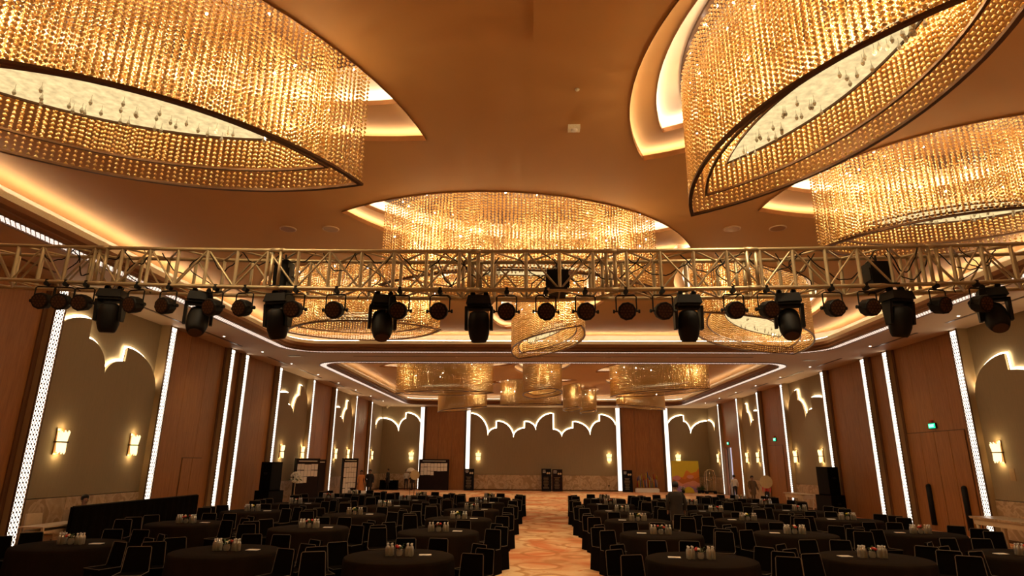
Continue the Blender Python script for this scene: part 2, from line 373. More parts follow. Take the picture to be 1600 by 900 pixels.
# name, leaf (tip, tip, half width), zbottom, opening outer (tip, tip, wl, wr), detail, label
CH_LIST = [
 (((-7.91, 5.01), (-2.45, 7.84), 1.25), 6.05, ((-9.0, 3.2), (-1.85, 9.44), 2.0, 1.75), 0, 'huge leaf-shaped crystal chandelier at upper left, cut by the frame edge'),
 (((2.51, 9.03), (4.05, 4.03), .90), 6.05, ((2.03, 10.25), (4.6, 3.0), 1.9, 1.62), 0, 'huge tilted leaf-shaped crystal chandelier at upper right with three nested dark outlines'),
 (((-3.40, 12.95), (2.80, 13.35), 1.25), 6.05, ((-4.29, 12.59), (4.14, 15.25), 2.08, 2.20), 0, 'wide leaf-shaped crystal chandelier above the middle of the truss'),
 (((5.49, 11.26), (9.94, 9.72), 1.13), 6.25, ((4.95, 12.64), (11.6, 9.62), 1.72, 2.34), 0, 'leaf-shaped crystal chandelier at right edge below the big tilted one'),
 (((-7.56, 18.15), (-2.79, 17.78), 1.43), 6.05, ((-8.7, 18.4), (-1.75, 17.8), 1.95, 1.95), 1, 'crystal chandelier hanging behind the left part of the truss'),
 (((-.56, 23.07), (1.37, 17.19), .94), 6.05, ((-1.15, 25.1), (2.05, 16.7), 1.8, 1.8), 1, 'narrow crystal chandelier below the truss in the centre, before the cross beam'),
 (((4.66, 16.36), (9.75, 23.0), 1.55), 6.25, ((4.2, 15.9), (10.4, 23.8), 2.05, 2.05), 1, 'rounded crystal chandelier behind the right part of the truss with large glowing disc'),
 (((-8.0, 35.6), (-2.3, 34.9), 1.25), 6.05, None, 2, 'large crystal chandelier in the far coffer, left side, nearest'),
 (((-7.6, 49.3), (-3.3, 43.9), .85), 6.05, None, 2, 'slanting crystal chandelier in the far coffer near the back wall, left'),
 (((0.0, 38.2), (1.0, 32.6), 1.05), 6.05, None, 2, 'upright block-like crystal chandelier in the centre of the far coffer'),
 (((-2.3, 42.9), (1.9, 41.9), .8), 6.05, None, 2, 'wide low crystal chandelier behind the central one of the far coffer'),
 (((2.65, 48.2), (3.1, 43.6), .62), 6.05, None, 2, 'narrow crystal chandelier just right of centre in the far coffer'),
 (((3.9, 50.4), (4.6, 46.4), .5), 6.05, None, 2, 'smallest crystal chandelier, farthest of all, near the back wall'),
 (((4.6, 37.0), (9.2, 32.4), 1.2), 6.05, None, 2, 'large crystal chandelier in the far coffer, right side, nearest'),
 (((5.6, 42.0), (9.7, 46.2), 1.0), 6.05, None, 2, 'crystal chandelier in the far coffer behind the right one'),
]
HOLES = [[], []]
def beads(px, py, z0, z1, pitch, r, hz, six):
    n = len(px); nz = int((z1 - z0) / pitch)
    zz = z0 + pitch * (np.arange(nz) + .5)
    off = RNG.uniform(-.3, .3, n) * pitch
    X = np.repeat(px, nz); Y = np.repeat(py, nz); Z = (zz[None, :] + off[:, None]).ravel()
    m = len(X); rr = r * RNG.uniform(.8, 1.15, m); rot = RNG.uniform(0, 6.28, m); k = 6 if six else 4
    V = np.zeros((m, k + 2, 3), np.float32)
    for j in range(k):
        a = rot + 2 * pi * j / k; V[:, j, 0] = X + rr * np.cos(a); V[:, j, 1] = Y + rr * np.sin(a); V[:, j, 2] = Z
    V[:, k] = np.stack([X, Y, Z + hz], 1); V[:, k + 1] = np.stack([X, Y, Z - hz], 1)
    base = (np.arange(m) * (k + 2))[:, None, None]
    f = np.array([[j, (j + 1) % k, k] for j in range(k)] + [[(j + 1) % k, j, k + 1] for j in range(k)])[None]
    return V.reshape(-1, 3), (base + f).reshape(-1, 3)
ZT = HC + .40
for i, (lf, zb, op, det, label) in enumerate(CH_LIST):
    t1, t2, wd = lf; a = Vector(t1); b2 = Vector(t2); mid = (a + b2) / 2; L = (b2 - a).length; u = (b2 - a).normalized(); nr = Vector((-u.y, u.x))
    if op is None:
        e = .5 if wd > .7 else .22
        O1 = leaf(t1, t2, wd, wd, ex=e, exl=e * 2.2); O2 = leaf(t1, t2, wd, wd, ex=e * .45, exl=e * 1.0)
        O1x = leaf(t1, t2, wd, wd, ex=e + .25, exl=e * 2.2 + .4); O2x = leaf(t1, t2, wd, wd, ex=e * .45 + .2, exl=e + .3)
        O1m = leaf(t1, t2, wd, wd, ex=e + .05, exl=e * 2.2 + .08), leaf(t1, t2, wd, wd, ex=e + .12, exl=e * 2.2 + .2)
        O2m = leaf(t1, t2, wd, wd, ex=e * .45 + .05, exl=e + .08), leaf(t1, t2, wd, wd, ex=e * .45 + .12, exl=e + .2)
    else:
        o1, o2, wl, wr = op
        O1 = leaf(o1, o2, wl, wr); O1x = leaf(o1, o2, wl, wr, ex=.35, exl=.6); O1m = leaf(o1, o2, wl, wr, ex=.06, exl=.1), leaf(o1, o2, wl, wr, ex=.15, exl=.25)
        p1 = (Vector(o1) + a) / 2; p2 = (Vector(o2) + b2) / 2
        # inner opening lies between the outer opening and the chandelier on both sides
        om = (Vector(o1) + Vector(o2)) / 2; ou = (Vector(o2) - Vector(o1)).normalized(); on = Vector((-ou.y, ou.x))
        pm = (p1 + p2) / 2; pu = (p2 - p1).normalized(); pn = Vector((-pu.y, pu.x))
        def side(sg, wo):
            eo = (om - pm).dot(pn) * sg + wo; ei = (mid - pm).dot(pn) * sg + wd
            return max(.3, .45 * eo + .55 * max(ei, 0))
        il, ir = side(1, wl), side(-1, wr)
        O2 = leaf(p1, p2, il, ir); O2x = leaf(p1, p2, il, ir, ex=.25, exl=.4); O2m = leaf(p1, p2, il, ir, ex=.05, exl=.08), leaf(p1, p2, il, ir, ex=.13, exl=.2)
    HOLES[0 if i < 7 else 1].append(O1)
    za, zc = HC + .22, HC + .44
    band(O1, HC - .03, HC + .07).build('recess_rim', 'rim', ceil)
    flat(O1, O1x, HC + .07).build('recess_shelf', 'cream', ceil)
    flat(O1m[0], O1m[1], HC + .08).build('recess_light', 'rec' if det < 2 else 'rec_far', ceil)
    band(O1x, HC + .06, za).build('recess_side', 'cream', ceil)
    planar(O1x, [O2], za, 'recess_ceiling', 'cream' if False else 'plaster', ceil)
    band(O2, za - .03, za + .06).build('recess_rim', 'rim', ceil)
    flat(O2, O2x, za + .06).build('recess_shelf', 'cream', ceil)
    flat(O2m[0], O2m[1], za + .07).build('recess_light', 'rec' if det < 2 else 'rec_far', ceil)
    band(O2x, za + .05, zc + .01).build('recess_side', 'cream', ceil)
    planar(O2x, [], zc, 'recess_ceiling', 'cream', ceil)
    # the chandelier itself
    T = thing('crystal_chandelier', label, 'chandelier', (mid.x, mid.y, zc), 0, 'leaf-shaped chandeliers')
    T['label'] = label
    loc = lambda P: [(p[0] - mid.x, p[1] - mid.y) for p in P]
    zt = zc - .04 - zc; zz = lambda z: z - zc
    b = MB(); b.prism(loc(leaf(t1, t2, wd, ex=.02)), zz(zc - .05), zz(zc - .002)); b.build('canopy', 'canopy', T)
    six = det == 0
    sp, pt, r, hz = ((.080, .064, .026, .030), (.082, .074, .030, .036), (.085, .088, .035, .043))[det]
    def ring(P, z0, z1, spc):
        q = np.array([(p[0], p[1]) for p in resample(loc(P), spc)]); return beads(q[:, 0], q[:, 1], z0, z1, pt, r, hz, six)
    def curtain(name, specs, z0):
        Vs = []; Fs = []; n0 = 0
        for P, spc in specs:
            V, F = ring(P, zz(z0), zz(zc - .06), spc); Vs.append(V); Fs.append(F + n0); n0 += len(V)
        mesh_np(name, np.concatenate(Vs), np.concatenate(Fs), 'crystal', T, 'stuff')
    LO = lambda ex, exl: leaf(t1, t2, wd, ex=ex, exl=exl)
    in1, in2 = -.26 * wd, -.66 * wd
    e1, e2 = -.075 * L, -.19 * L
    curtain('outer_curtain', [(LO(0, 0), sp)] + ([(LO(-.07, -.1), sp)] if det == 2 else []), zb + .03)
    curtain('middle_curtain', [(LO(in1, e1), sp)], zb + .19)
    curtain('inner_curtain', [(LO(in2 + .05, e2 + .05), sp * 1.1)], zb + .44)
    def frame(name, ex, exl, z, wdt, h):
        P, Q = loc(LO(ex, exl)), loc(LO(ex - wdt, exl - wdt * 1.8)); n = len(P); m = MB()
        v = [(p[0], p[1], zz(z)) for p in P] + [(p[0], p[1], zz(z)) for p in Q] + [(p[0], p[1], zz(z + h)) for p in P] + [(p[0], p[1], zz(z + h)) for p in Q]
        f = []
        for k in range(n):
            j = (k + 1) % n; f += [(k, n + k, n + j, j), (2 * n + k, 2 * n + j, 3 * n + j, 3 * n + k), (k, j, 2 * n + j, 2 * n + k), (n + k, 3 * n + k, 3 * n + j, n + j)]
        m.add(v, f); return m.build(name, 'bronze', T)
    frame('outer_frame', .03, .05, zb, .05, .035); frame('middle_frame', in1 + .02, e1 + .02, zb + .16, .035, .03)
    frame('inner_frame', in2 + .05, e2 + .05, zb + .41, .02, .03)
    m = MB(); m.prism(loc(LO(in2 + .03, e2 + .03)), zz(zb + .44), zz(zb + .48)); m.build('diffuser', 'diffuser', T)
    if det < 2:
        m = MB()
        for k in range(46 if det == 0 else 30):
            s = random.uniform(-.3, .3) * L; w_ = random.uniform(-.25, .25) * wd * (1 - abs(s) / (.42 * L)); q = u * s + nr * w_
            zq = zz(zb + .44); m.cyl((q.x, q.y, zq), (q.x, q.y, zq - .05), .003, n=4, caps=False)
            m.lathe([(.002, 0), (.014, -.03), (.024, -.06), (.014, -.085), (.002, -.095)], 6, (q.x, q.y, zq - .05))
        m.build('pendant', 'bottle', T, kind='stuff')
    # bulbs between the strands and their light
    nb = (60, 44, 15)[det]; m = MB()
    ring_ = resample(loc(LO(-.045, -.08)), 1e9 if False else 2.2 * L / nb)
    for k, q in enumerate(ring_):
        m.ball((q[0] + random.uniform(-.04, .04), q[1] + random.uniform(-.04, .04), zz(zc - .12 - random.random() ** 2 * (zc - zb) * .6)), .016 if det < 2 else .019, 6, 4)
    m.build('bulb', 'bulb', T, kind='stuff')
    for sg in ((-.2, .2) if L > 5 else (0,)):  # added downward fill for floor and tables, not a fitting of the chandelier
        ld = D.lights.new('floor_fill_spot', 'SPOT'); ld.energy = P_DOWN * (1 if L > 5 else 1.4); ld.spot_size = 2.5; ld.spot_blend = 1; ld.color = (1, .74, .42); ld.shadow_soft_size = .25
        lo = link('floor_fill_spot', ld, T); q = u * (sg * L); lo.location = (q.x, q.y, zz(zb + .40))
    nl = (5, 4, 2)[det]
    for k in range(nl):
        s = (-.34 + .68 * k / max(1, nl - 1)) * L if nl > 1 else 0
        for zf in ((.38, .66) if det < 2 else (.5,)):
            ld = D.lights.new('lamp', 'POINT'); ld.energy = P_CHAND * (1 if det < 2 else 1.7) * (1.0 if L > 5 else .8); ld.color = (1, .70, .34); ld.shadow_soft_size = .12
            lo = link('lamp', ld, T); q = u * s; lo.location = (q.x, q.y, zz(zb + (zc - zb) * zf))
for ci, c in enumerate(COFF):
    planar(roundrect(*c, RR, off=.56), HOLES[ci], HC, 'coffer_ceiling', 'plaster', ceil)

# ------------------------------------------------------------------ ceiling details
tagd = lambda o, l, c, g=None: tag(o, l, c, g)
for k, (x, y) in enumerate([(-5.92, 13.63), (-4.88, 13.64), (4.72, 13.75), (5.78, 13.72)]):
    T = thing('ceiling_speaker', ['round ceiling speaker grille left of the wide chandelier, outer one', 'round ceiling speaker grille left of the wide chandelier, inner one', 'round ceiling speaker grille right of the wide chandelier, inner one', 'round ceiling speaker grille right of the wide chandelier, outer one'][k], 'speaker', (x, y, HC - .005), 0, 'round ceiling speakers')
    m = MB(); m.lathe([(.19, -.02), (.2, -.01), (.2, 0.0)], 24); m.build('trim_ring', 'soffit', T)
    m = MB(); m.lathe([(.005, -.022), (.17, -.022), (.17, -.012), (.005, -.012)], 24); m.build('grille', 'rim', T)
m = MB(); m.box((.47, 5.9, HC - .02), (.93, 2.0, .035)); tag(m.build('access_hatch', 'plaster'), 'flat rectangular ceiling hatch at the top between the two huge chandeliers', 'hatch')
T = thing('smoke_detector', 'small pale box-shaped detector on ceiling between the two huge chandeliers', 'detector', (.68, 9.09, HC)); m = MB(); m.box((0, 0, -.03), (.2, .16, .06)); m.build('base', 'lip', T); m = MB(); m.lathe([(.03, -.09), (.05, -.08), (.06, -.06)], 12); m.build('sensor', 'cap', T)
m = MB(); m.lathe([(.02, -.03), (.035, -.015), (.035, 0)], 12, (.66, 8.02, HC)); tag(m.build('sprinkler_head', 'lip'), 'tiny sprinkler head on the ceiling above the detector', 'sprinkler')
dl = [(-11.93, y) for y in (11.0, 16.4, 22.82, 26.3, 29.67, 33.56, 37.25, 41.04, 45.0, 48.8)], [(13.45, y) for y in (13.5, 19.32, 24.6, 30.13, 33.85, 37.7, 41.48, 45.2, 49)]
for si, L_ in enumerate(dl):
    for k, (x, y) in enumerate(L_):
        T = thing('downlight', f'small lit downlight in the {("left", "right")[si]} soffit, {ORD[k]} from the camera', 'downlight', (x, y, HS - .004), 0, 'soffit downlights')
        m = MB(); m.lathe([(.05, -.012), (.075, -.01), (.075, 0)], 16); m.build('trim_ring', 'lip', T)
        m = MB(); m.lathe([(.004, -.014), (.04, -.014)], 12); m.build('lamp', 'down', T)
        if k % 2 == 0:
            ld = D.lights.new('lamp_light', 'SPOT'); ld.energy = 60; ld.spot_size = 1.5; ld.spot_blend = .8; ld.color = (1, .78, .5); ld.shadow_soft_size = .05
            lo = link('lamp_light', ld, T); lo.location = (0, 0, -.05)
for k, x in enumerate([-3.5, .4, 3.2, 3.55, 6.5]):
    m = MB(); m.lathe([(.02, -.02), (.05, -.012), (.05, 0)], 12, (x, 27.6, HS - .002)); tag(m.build('beam_spot', 'lip'), f'small fitting under the cross beam, {ORD[k]} from the left', 'ceiling fitting', 'cross beam fittings')
for side, xs in (('left', (-12.25, -11.55)), ('right', (13.75, 13.05))):
    for k, (y0, y1) in enumerate([(8, 14.6), (16.6, 20.4), (22, 25), (27.6, 30), (31.6, 35), (36.5, 39.4), (41, 44), (45.6, 48.6)]):
        m = MB(); m.box((xs[0], (y0 + y1) / 2, HS - .004), (.10, y1 - y0, .012)); m.build('air_slot', 'bronze', ceil)
m = MB(); m.box((.8, 27.4, HS - .004), (18, .06, .012)); m.build('air_slot', 'bronze', ceil)
for x, y in ((-10.9, 27.4), (12.6, 28.2)):
    m = MB(); m.box((x, y, HS - .006), (.55, .3, .016)); m.build('air_grille', 'mould', ceil)

# ------------------------------------------------------------------ walls
def TF(wall):      # (s along wall, height, depth into the room) -> world
    if wall == 'left': return lambda s, z, d: (XL - .38 + d, s, z)
    if wall == 'right': return lambda s, z, d: (XR + .38 - d, s, z)
    return lambda s, z, d: (s, YB + .38 - d, z)
WALLS = {}
for nm, (c, d) in {'left': ((XL - .5, (YB + YF) / 2), (.24, YB - YF + 1)), 'right': ((XR + .5, (YB + YF) / 2), (.24, YB - YF + 1)), 'back': (((XL + XR) / 2, YB + .5), (XR - XL + 1.2, .24)), 'front': (((XL + XR) / 2, YF - .3), (XR - XL + 1.2, .24))}.items():
    m = MB()
    if nm == 'right':   # leaves the doorway open
        for y0, y1, z0, z1 in ((YF - .5, 47.95, 0, HC), (49.55, YB + .5, 0, HC), (47.95, 49.55, 3.5, HC)):
            m.box((c[0], (y0 + y1) / 2, (z0 + z1) / 2), (.24, y1 - y0, z1 - z0))
    else: m.box((c[0], c[1], HC / 2), (d[0], d[1], HC))
    WALLS[nm] = struct(m.build('wall_' + nm, 'fabric'))
def wbox(wall, s0, s1, z0, z1, d0, d1, name, mat, parent=None):
    f = TF(wall); m = MB(); pts = [f(s, z, d) for d in (d0, d1) for z in (z0, z1) for s in (s0, s1)]
    m.add(pts, [(0, 1, 3, 2), (4, 6, 7, 5), (0, 4, 5, 1), (2, 3, 7, 6), (0, 2, 6, 4), (1, 5, 7, 3)])
    bm = bmesh.new(); me = D.meshes.new(name); me.from_pydata(m.v, [], m.f); bm.from_mesh(me); bmesh.ops.recalc_face_normals(bm, faces=bm.faces); bm.to_mesh(me); bm.free(); me.materials.append(M[mat])
    return link(name, me, parent if parent is not None else WALLS[wall])
# lattice mesh shared by every light column (local x = width, z = height, y = towards the room)
def lattice_mesh(H, W, cw=.105, ch=.118):
    V = []; F = []; nc = int(round(W / cw)); cw = W / nc; nr_ = int(H / ch)
    def bar(x0, z0, x1, z1, hw, y0, y1):
        dx, dz = x1 - x0, z1 - z0; l = hypot(dx, dz); px, pz = -dz / l * hw, dx / l * hw; n0 = len(V)
        for y in (y0, y1): V.extend([(x0 - px, y, z0 - pz), (x1 - px, y, z1 - pz), (x1 + px, y, z1 + pz), (x0 + px, y, z0 + pz)])
        F.extend([(n0, n0 + 1, n0 + 2, n0 + 3), (n0 + 4, n0 + 7, n0 + 6, n0 + 5), (n0, n0 + 4, n0 + 5, n0 + 1), (n0 + 3, n0 + 2, n0 + 6, n0 + 7)])
    for r in range(nr_):
        for c in range(nc):
            x0 = -W / 2 + c * cw; z0 = r * ch
            bar(x0, z0, x0 + cw, z0 + ch, .0075, -.004, 0); bar(x0, z0 + ch, x0 + cw, z0, .0075, -.004, 0)
            k = .027; cx, cz = x0 + cw / 2, z0 + ch / 2; bar(cx - k, cz, cx + k, cz, k, -.006, -.0035)
            if c < nc - 1: bar(x0 + cw - .012, z0, x0 + cw + .012, z0, .012, -.006, -.0035)
    me = D.meshes.new('lattice_screen'); me.from_pydata(V, [], F); me.materials.append(M['bronze']); return me
HP = 6.86; LAT = lattice_mesh(6.70, .30)
ntrim = [0]
def column(wall, s, ret):
    f = TF(wall); ntrim[0] += 1
    p = wbox(wall, s - .20, s + .20, 0, HS, -.02, .36, f'trim_{ntrim[0]}', ret, None); p.parent = None; struct(p)
    wbox(wall, s - .155, s + .155, .08, HS - .06, .36, .368, 'light_panel', 'strip', p)
    for a, b in ((s - .20, s - .16), (s + .16, s + .20)): wbox(wall, a, b, 0, HS, .36, .39, 'side_trim', 'bronze', p)
    o = link('lattice_screen', LAT, p, f(s, .1, .37), {'left': pi / 2, 'right': -pi / 2, 'back': 0}[wall], 'stuff')
COLS = {'left': [15.76, 21.1, 25.6, 26.95, 30.8, 35.75, 40.0, 44.8, 49.2], 'right': [16.2, 21.45, 25.8, 27.6, 31.6, 36.9, 41.0, 45.2, 49.8], 'back': [-9.59, -5.59, 7.22, 11.3]}
for wl_, ss in COLS.items():
    for s in ss: column(wl_, s, 'returnm')

def profile(start, segs):
    P = [start]
    for k, s, z in segs:
        s0, z0 = P[-1]
        if k == 'L': P.append((s, z))
        else:
            n = 12
            for i in range(1, n + 1):
                t = i / n * pi / 2
                if k == 'U': P.append((s0 + (s - s0) * (1 - cos(t)), z0 + (z - z0) * sin(t)))
                else: P.append((s0 + (s - s0) * sin(t), z + (z0 - z) * cos(t)))
    return P
def arch_bay(wall, s0, s1, prof, wz=1.25, doors=None):
    f = TF(wall)
    # stone wainscot: slabs with joints
    n = max(2, int(round((s1 - s0) / 1.6))); g = .012
    for k in range(n):
        a = s0 + (s1 - s0) * k / n; b = s0 + (s1 - s0) * (k + 1) / n; wbox(wall, a + g / 2, b - g / 2, 0, wz, -.05, .20, 'stone_slab', 'marble')
    wbox(wall, s0, s1, 0, .10, .20, .215, 'plinth', 'bronze')
    wbox(wall, s0, s1, wz + .01, HS, -.06, .02, 'backing_panel', 'fabric')
    poly = [(s0, wz + .02)] + [(s1, wz + .02)] + [p for p in reversed(prof)]
    m = MB(); n = len(poly); va = [f(p[0], p[1], .12) for p in poly]; vb = [f(p[0], p[1], .17) for p in poly]
    m.add(va + vb, [tuple(range(n)), tuple(range(2 * n - 1, n - 1, -1))] + [(k, (k + 1) % n, n + (k + 1) % n, n + k) for k in range(n)])
    bm = bmesh.new(); me = D.meshes.new('fabric_panel'); me.from_pydata(m.v, [], m.f); bm.from_mesh(me); bmesh.ops.recalc_face_normals(bm, faces=bm.faces); bmesh.ops.triangulate(bm, faces=[q for q in bm.faces if len(q.verts) > 4]); bm.to_mesh(me); bm.free(); me.materials.append(M['fabric'])
    link('fabric_panel', me, WALLS[wall])
    # line light that follows the scalloped edge, just behind the panel
    m = MB(); pts = prof; wd = .075; up = []
    for i, p in enumerate(pts):
        a = pts[max(0, i - 1)]; b = pts[min(len(pts) - 1, i + 1)]; dx, dz = b[0] - a[0], b[1] - a[1]; l = hypot(dx, dz) or 1
        up.append((p[0] - dz / l * wd, p[1] + dx / l * wd))
    for d in (.085,):
        n = len(pts); m.add([f(p[0], p[1], d) for p in pts] + [f(p[0], p[1], d) for p in up], [(k, k + 1, n + k + 1, n + k) for k in range(n - 1)])
        m.add([f(p[0], p[1], d - .03) for p in pts] + [f(p[0], p[1], d) for p in pts], [(k, k + 1, n + k + 1, n + k) for k in range(n - 1)])
    m.build('line_light', 'line', WALLS[wall])
def wood_bay(wall, s0, s1, panels=2, door=None):
    n = panels; g = .012
    for k in range(n):
        a = s0 + (s1 - s0) * k / n; b = s0 + (s1 - s0) * (k + 1) / n
        segs = [(0, HS)]
        if door and a >= door[0] - .01 and b <= door[1] + .01: segs = [(door[2], HS)]
        for z0, z1 in segs: wbox(wall, a + g / 2, b - g / 2, z0, z1, -.05, .16, 'wood_panel', 'wood')
    wbox(wall, s0, s0 + .14, 0, HS, .16, .2, 'panel_edge', 'wooddark'); wbox(wall, s1 - .14, s1, 0, HS, .16, .2, 'panel_edge', 'wooddark')
def hi(a, b, flip):   # bay profiles measured along the wall
    return a
def PL1(s0, s1): return profile((s0, 5.5), [('U', s0 + .27 * (s1 - s0), 6.27), ('L', s0 + .275 * (s1 - s0), 5.7), ('D', s0 + .46 * (s1 - s0), 4.75), ('U', s0 + .63 * (s1 - s0), 5.29), ('L', s0 + .635 * (s1 - s0), 5.75), ('D', s1, 4.5)])
def PL2(s0, s1): return profile((s0, 5.3), [('U', s0 + .37 * (s1 - s0), 5.75), ('L', s0 + .375 * (s1 - s0), 5.16), ('D', s0 + .55 * (s1 - s0), 4.68), ('U', s0 + .71 * (s1 - s0), 5.78), ('L', s0 + .715 * (s1 - s0), 6.35), ('D', s1, 5.15)])
def PL3(s0, s1): return profile((s0, 5.9), [('U', s0 + .06 * (s1 - s0), 6.0), ('D', s0 + .5 * (s1 - s0), 4.7), ('U', s1, 5.83)])
def PR0(s0, s1): return profile((s0, 6.0), [('D', s0 + .38 * (s1 - s0), 4.4), ('U', s0 + .66 * (s1 - s0), 5.2), ('L', s0 + .665 * (s1 - s0), 5.73), ('D', s1, 4.5)])
G = .20
def bays(wall):
    c = COLS[wall]
    return [(a + G, b - G) for a, b in zip([None] + c, c + [None]) if a is not None and b is not None]
bl = bays('left'); br_ = bays('right')
wood_bay('left', YF - .2, COLS['left'][0] - G, 8)
arch_bay('left', *bl[0], PL1(*bl[0])); wood_bay('left', *bl[1], 3, None); wood_bay('left', *bl[2], 1); wood_bay('left', *bl[3], 3)
arch_bay('left', *bl[4], PL2(*bl[4])); wood_bay('left', *bl[5], 3); arch_bay('left', *bl[6], PL2(*bl[6])); wood_bay('left', *bl[7], 3)
arch_bay('left', COLS['left'][-1] + G, YB + .2, PL3(COLS['left'][-1] + G, YB + .2))
wood_bay('right', YF - .2, COLS['right'][0] - G, 8)
arch_bay('right', *br_[0], PR0(*br_[0])); wood_bay('right', *br_[1], 4); wood_bay('right', *br_[2], 1); wood_bay('right', *br_[3], 3)
arch_bay('right', *br_[4], PL2(*br_[4])); wood_bay('right', *br_[5], 3); arch_bay('right', *br_[6], PL2(*br_[6]))
DOOR = (48.05, 49.35, 2.95)
s0, s1 = br_[7]; wbox('right', s0, 47.95, 0, HS, -.05, .16, 'wood_panel', 'wood'); wbox('right', 47.95, s1, 3.5, HS, -.05, .16, 'wood_panel', 'wood'); wbox('right', 49.55, s1, 0, 3.5, -.05, .16, 'wood_panel', 'wood')
arch_bay('right', COLS['right'][-1] + G, YB + .2, PL3(COLS['right'][-1] + G, YB + .2))
cb = COLS['back']
arch_bay('back', XL - .2, cb[0] - G, profile((XL - .2, 5.85), [('D', -11.67, 4.65), ('U', -11.07, 5.84), ('L', -11.06, 6.33), ('D', cb[0] - G, 5.3)]))
wood_bay('back', cb[0] + G, cb[1] - G, 3)
arch_bay('back', cb[1] + G, cb[2] - G, profile((cb[1] + G, 6.31), [('D', -3.92, 4.43), ('U', -3.17, 5.08), ('L', -3.16, 5.68), ('D', -1.72, 4.29), ('U', -.75, 5.1), ('L', -.74, 5.66), ('D', .2, 4.94), ('U', 1.68, 6.36), ('L', 1.69, 5.01), ('D', 2.43, 4.37), ('U', 3.42, 5.13), ('L', 3.43, 5.66), ('D', 4.86, 4.5), ('U', 5.71, 5.73), ('L', 5.72, 6.27), ('D', cb[2] - G, 5.3)]))
wood_bay('back', cb[2] + G, cb[3] - G, 3)
arch_bay('back', cb[3] + G, XR + .2, profile((cb[3] + G, 5.34), [('U', 12.82, 6.26), ('L', 12.83, 5.75), ('D', 13.38, 4.61), ('U', XR + .2, 5.79)]))
# corridor behind the open doorway; its wall glows in place of daylight
m = MB(); m.box((XR + .70, 48.75, 1.8), (.1, 2.0, 3.6)); struct(m.build('wall_corridor', 'day'))
m = MB(); m.box((XR + .5, 48.75, -.04), (.4, 2.0, .1)); struct(m.build('floor_corridor', 'carpet'))
# doors: number, wall, range, top, leaves
nd = [0]
def door(wall, s0, s1, top, leaves, pulls=False, mat='wood'):
    nd[0] += 1; d = wbox(wall, s0 - .03, s1 + .03, 0, top + .03, .12, .165, f'door_{nd[0]}', 'bronze', WALLS[wall]); d.parent = None; struct(d)
    for k in range(leaves):
        a = s0 + (s1 - s0) * k / leaves; b = s0 + (s1 - s0) * (k + 1) / leaves
        wbox(wall, a + .012, b - .012, .01, top, .16, .185, 'door_leaf', mat, d)
        if pulls:
            f = TF(wall); c = (a + b) / 2; m = MB(); m.tube([f(c, .3, .19), f(c, .3, .26), f(c, 1.55, .26), f(c, 1.65, .19)], .06, 8)
            m.build('pull_handle', 'gear', d, True)
door('left', 23.23, 24.6, 2.33, 2)
door('right', 22.1, 25.45, 3.5, 4); door('right', 38.1, 40.4, 3.4, 2); door('right', 33.2, 34.8, 2.4, 2, mat='fabric')
for s in (24.55, 22.58):
    f = TF('right'); m = MB(); m.cyl(f(s, .2, .22), f(s, 1.55, .22), .10, n=14); m.ball(f(s, 1.55, .22), .10, 14, 8); m.build('pull_handle', 'gear', D.objects['door_2'], True)
# exit signs
for k, (s, z) in enumerate([(23.74, 3.72), (39.13, 3.76), (48.5, 3.8)]):
    f = TF('right'); x, y, zz_ = f(s, z, .16)
    T = thing('exit_sign', ['green exit sign above the double doors with long dark pulls', 'green exit sign above the wood door in the middle of right wall', 'green exit sign above the open doorway at far right'][k], 'exit sign', (x, y, zz_), -pi / 2)
    m = MB(); m.box((0, -.03, 0), (.42, .06, .2)); m.build('housing', 'gear', T)
    m = MB(); m.box((0, -.065, 0), (.38, .012, .17)); m.build('face', 'exit', T)
    cu = D.curves.new('lettering', 'FONT'); cu.body = 'EXIT'; cu.size = .14; cu.align_x = 'CENTER'; cu.align_y = 'CENTER'; cu.extrude = .003
    to = D.objects.new('t', cu); COL.objects.link(to); me = bpy.data.meshes.new_from_object(to.evaluated_get(bpy.context.evaluated_depsgraph_get())); D.objects.remove(to)
    me.materials.clear(); me.materials.append(M['exitw']); o = link('lettering', me, T); o.location = (0, -.075, 0); o.rotation_euler = (pi / 2, 0, 0)
    m = MB(); m.box((0, -.05, .17), (.14, .08, .08)); m.ball((0, -.09, .17), .03); m.build('beacon', 'red', T)

# sconces ------------------------------------------------------------------
def make_sconce():
    T = empty('wall_sconce')
    m = MB(); m.box((0, -.02, .02), (.30, .04, .70)); m.build('backplate', 'rim', T)
    m = MB(); m.box((0, -.09, 0), (.40, .14, .035)); m.build('mounting_bar', 'bronze', T)
    for sg, nm in ((1, 'upper_shade'), (-1, 'lower_shade')):
        m = MB()
        for k in range(9):
            x = -.17 + .34 * k / 8; fl_ = 1.22 if sg > 0 else .92; y = -.10 - .03 * cos(x * 8); h = .24 + .03 * ((k * 5) % 3)
            m.cyl((x, y, sg * .02), (x * fl_, y - .02, sg * (.02 + h)), .017, .017, 6)
        m.build(nm, 'sconce', T)
    for sg in (1, -1):
        ld = D.lights.new('sconce_lamp', 'POINT'); ld.energy = P_SCONCE; ld.color = (1, .68, .3); ld.shadow_soft_size = .04; lo = link('sconce_lamp', ld, T); lo.location = (0, -.13, sg * .33)
    return T
sc0 = make_sconce(); reg(sc0); first = True
SC = [('left', [(16.92, 'first'), (20.1, 'second'), (32.3, 'third'), (35.2, 'fourth'), (41.2, 'fifth'), (44.0, 'sixth'), (50.6, 'seventh')]), ('right', [(20.64, 'first'), (33.04, 'second'), (36.2, 'third'), (42.2, 'fourth'), (44.3, 'fifth'), (51.2, 'sixth')]), ('back', [(-10.43, 'first'), (-4.69, 'second'), (6.39, 'third'), (12.17, 'fourth')])]
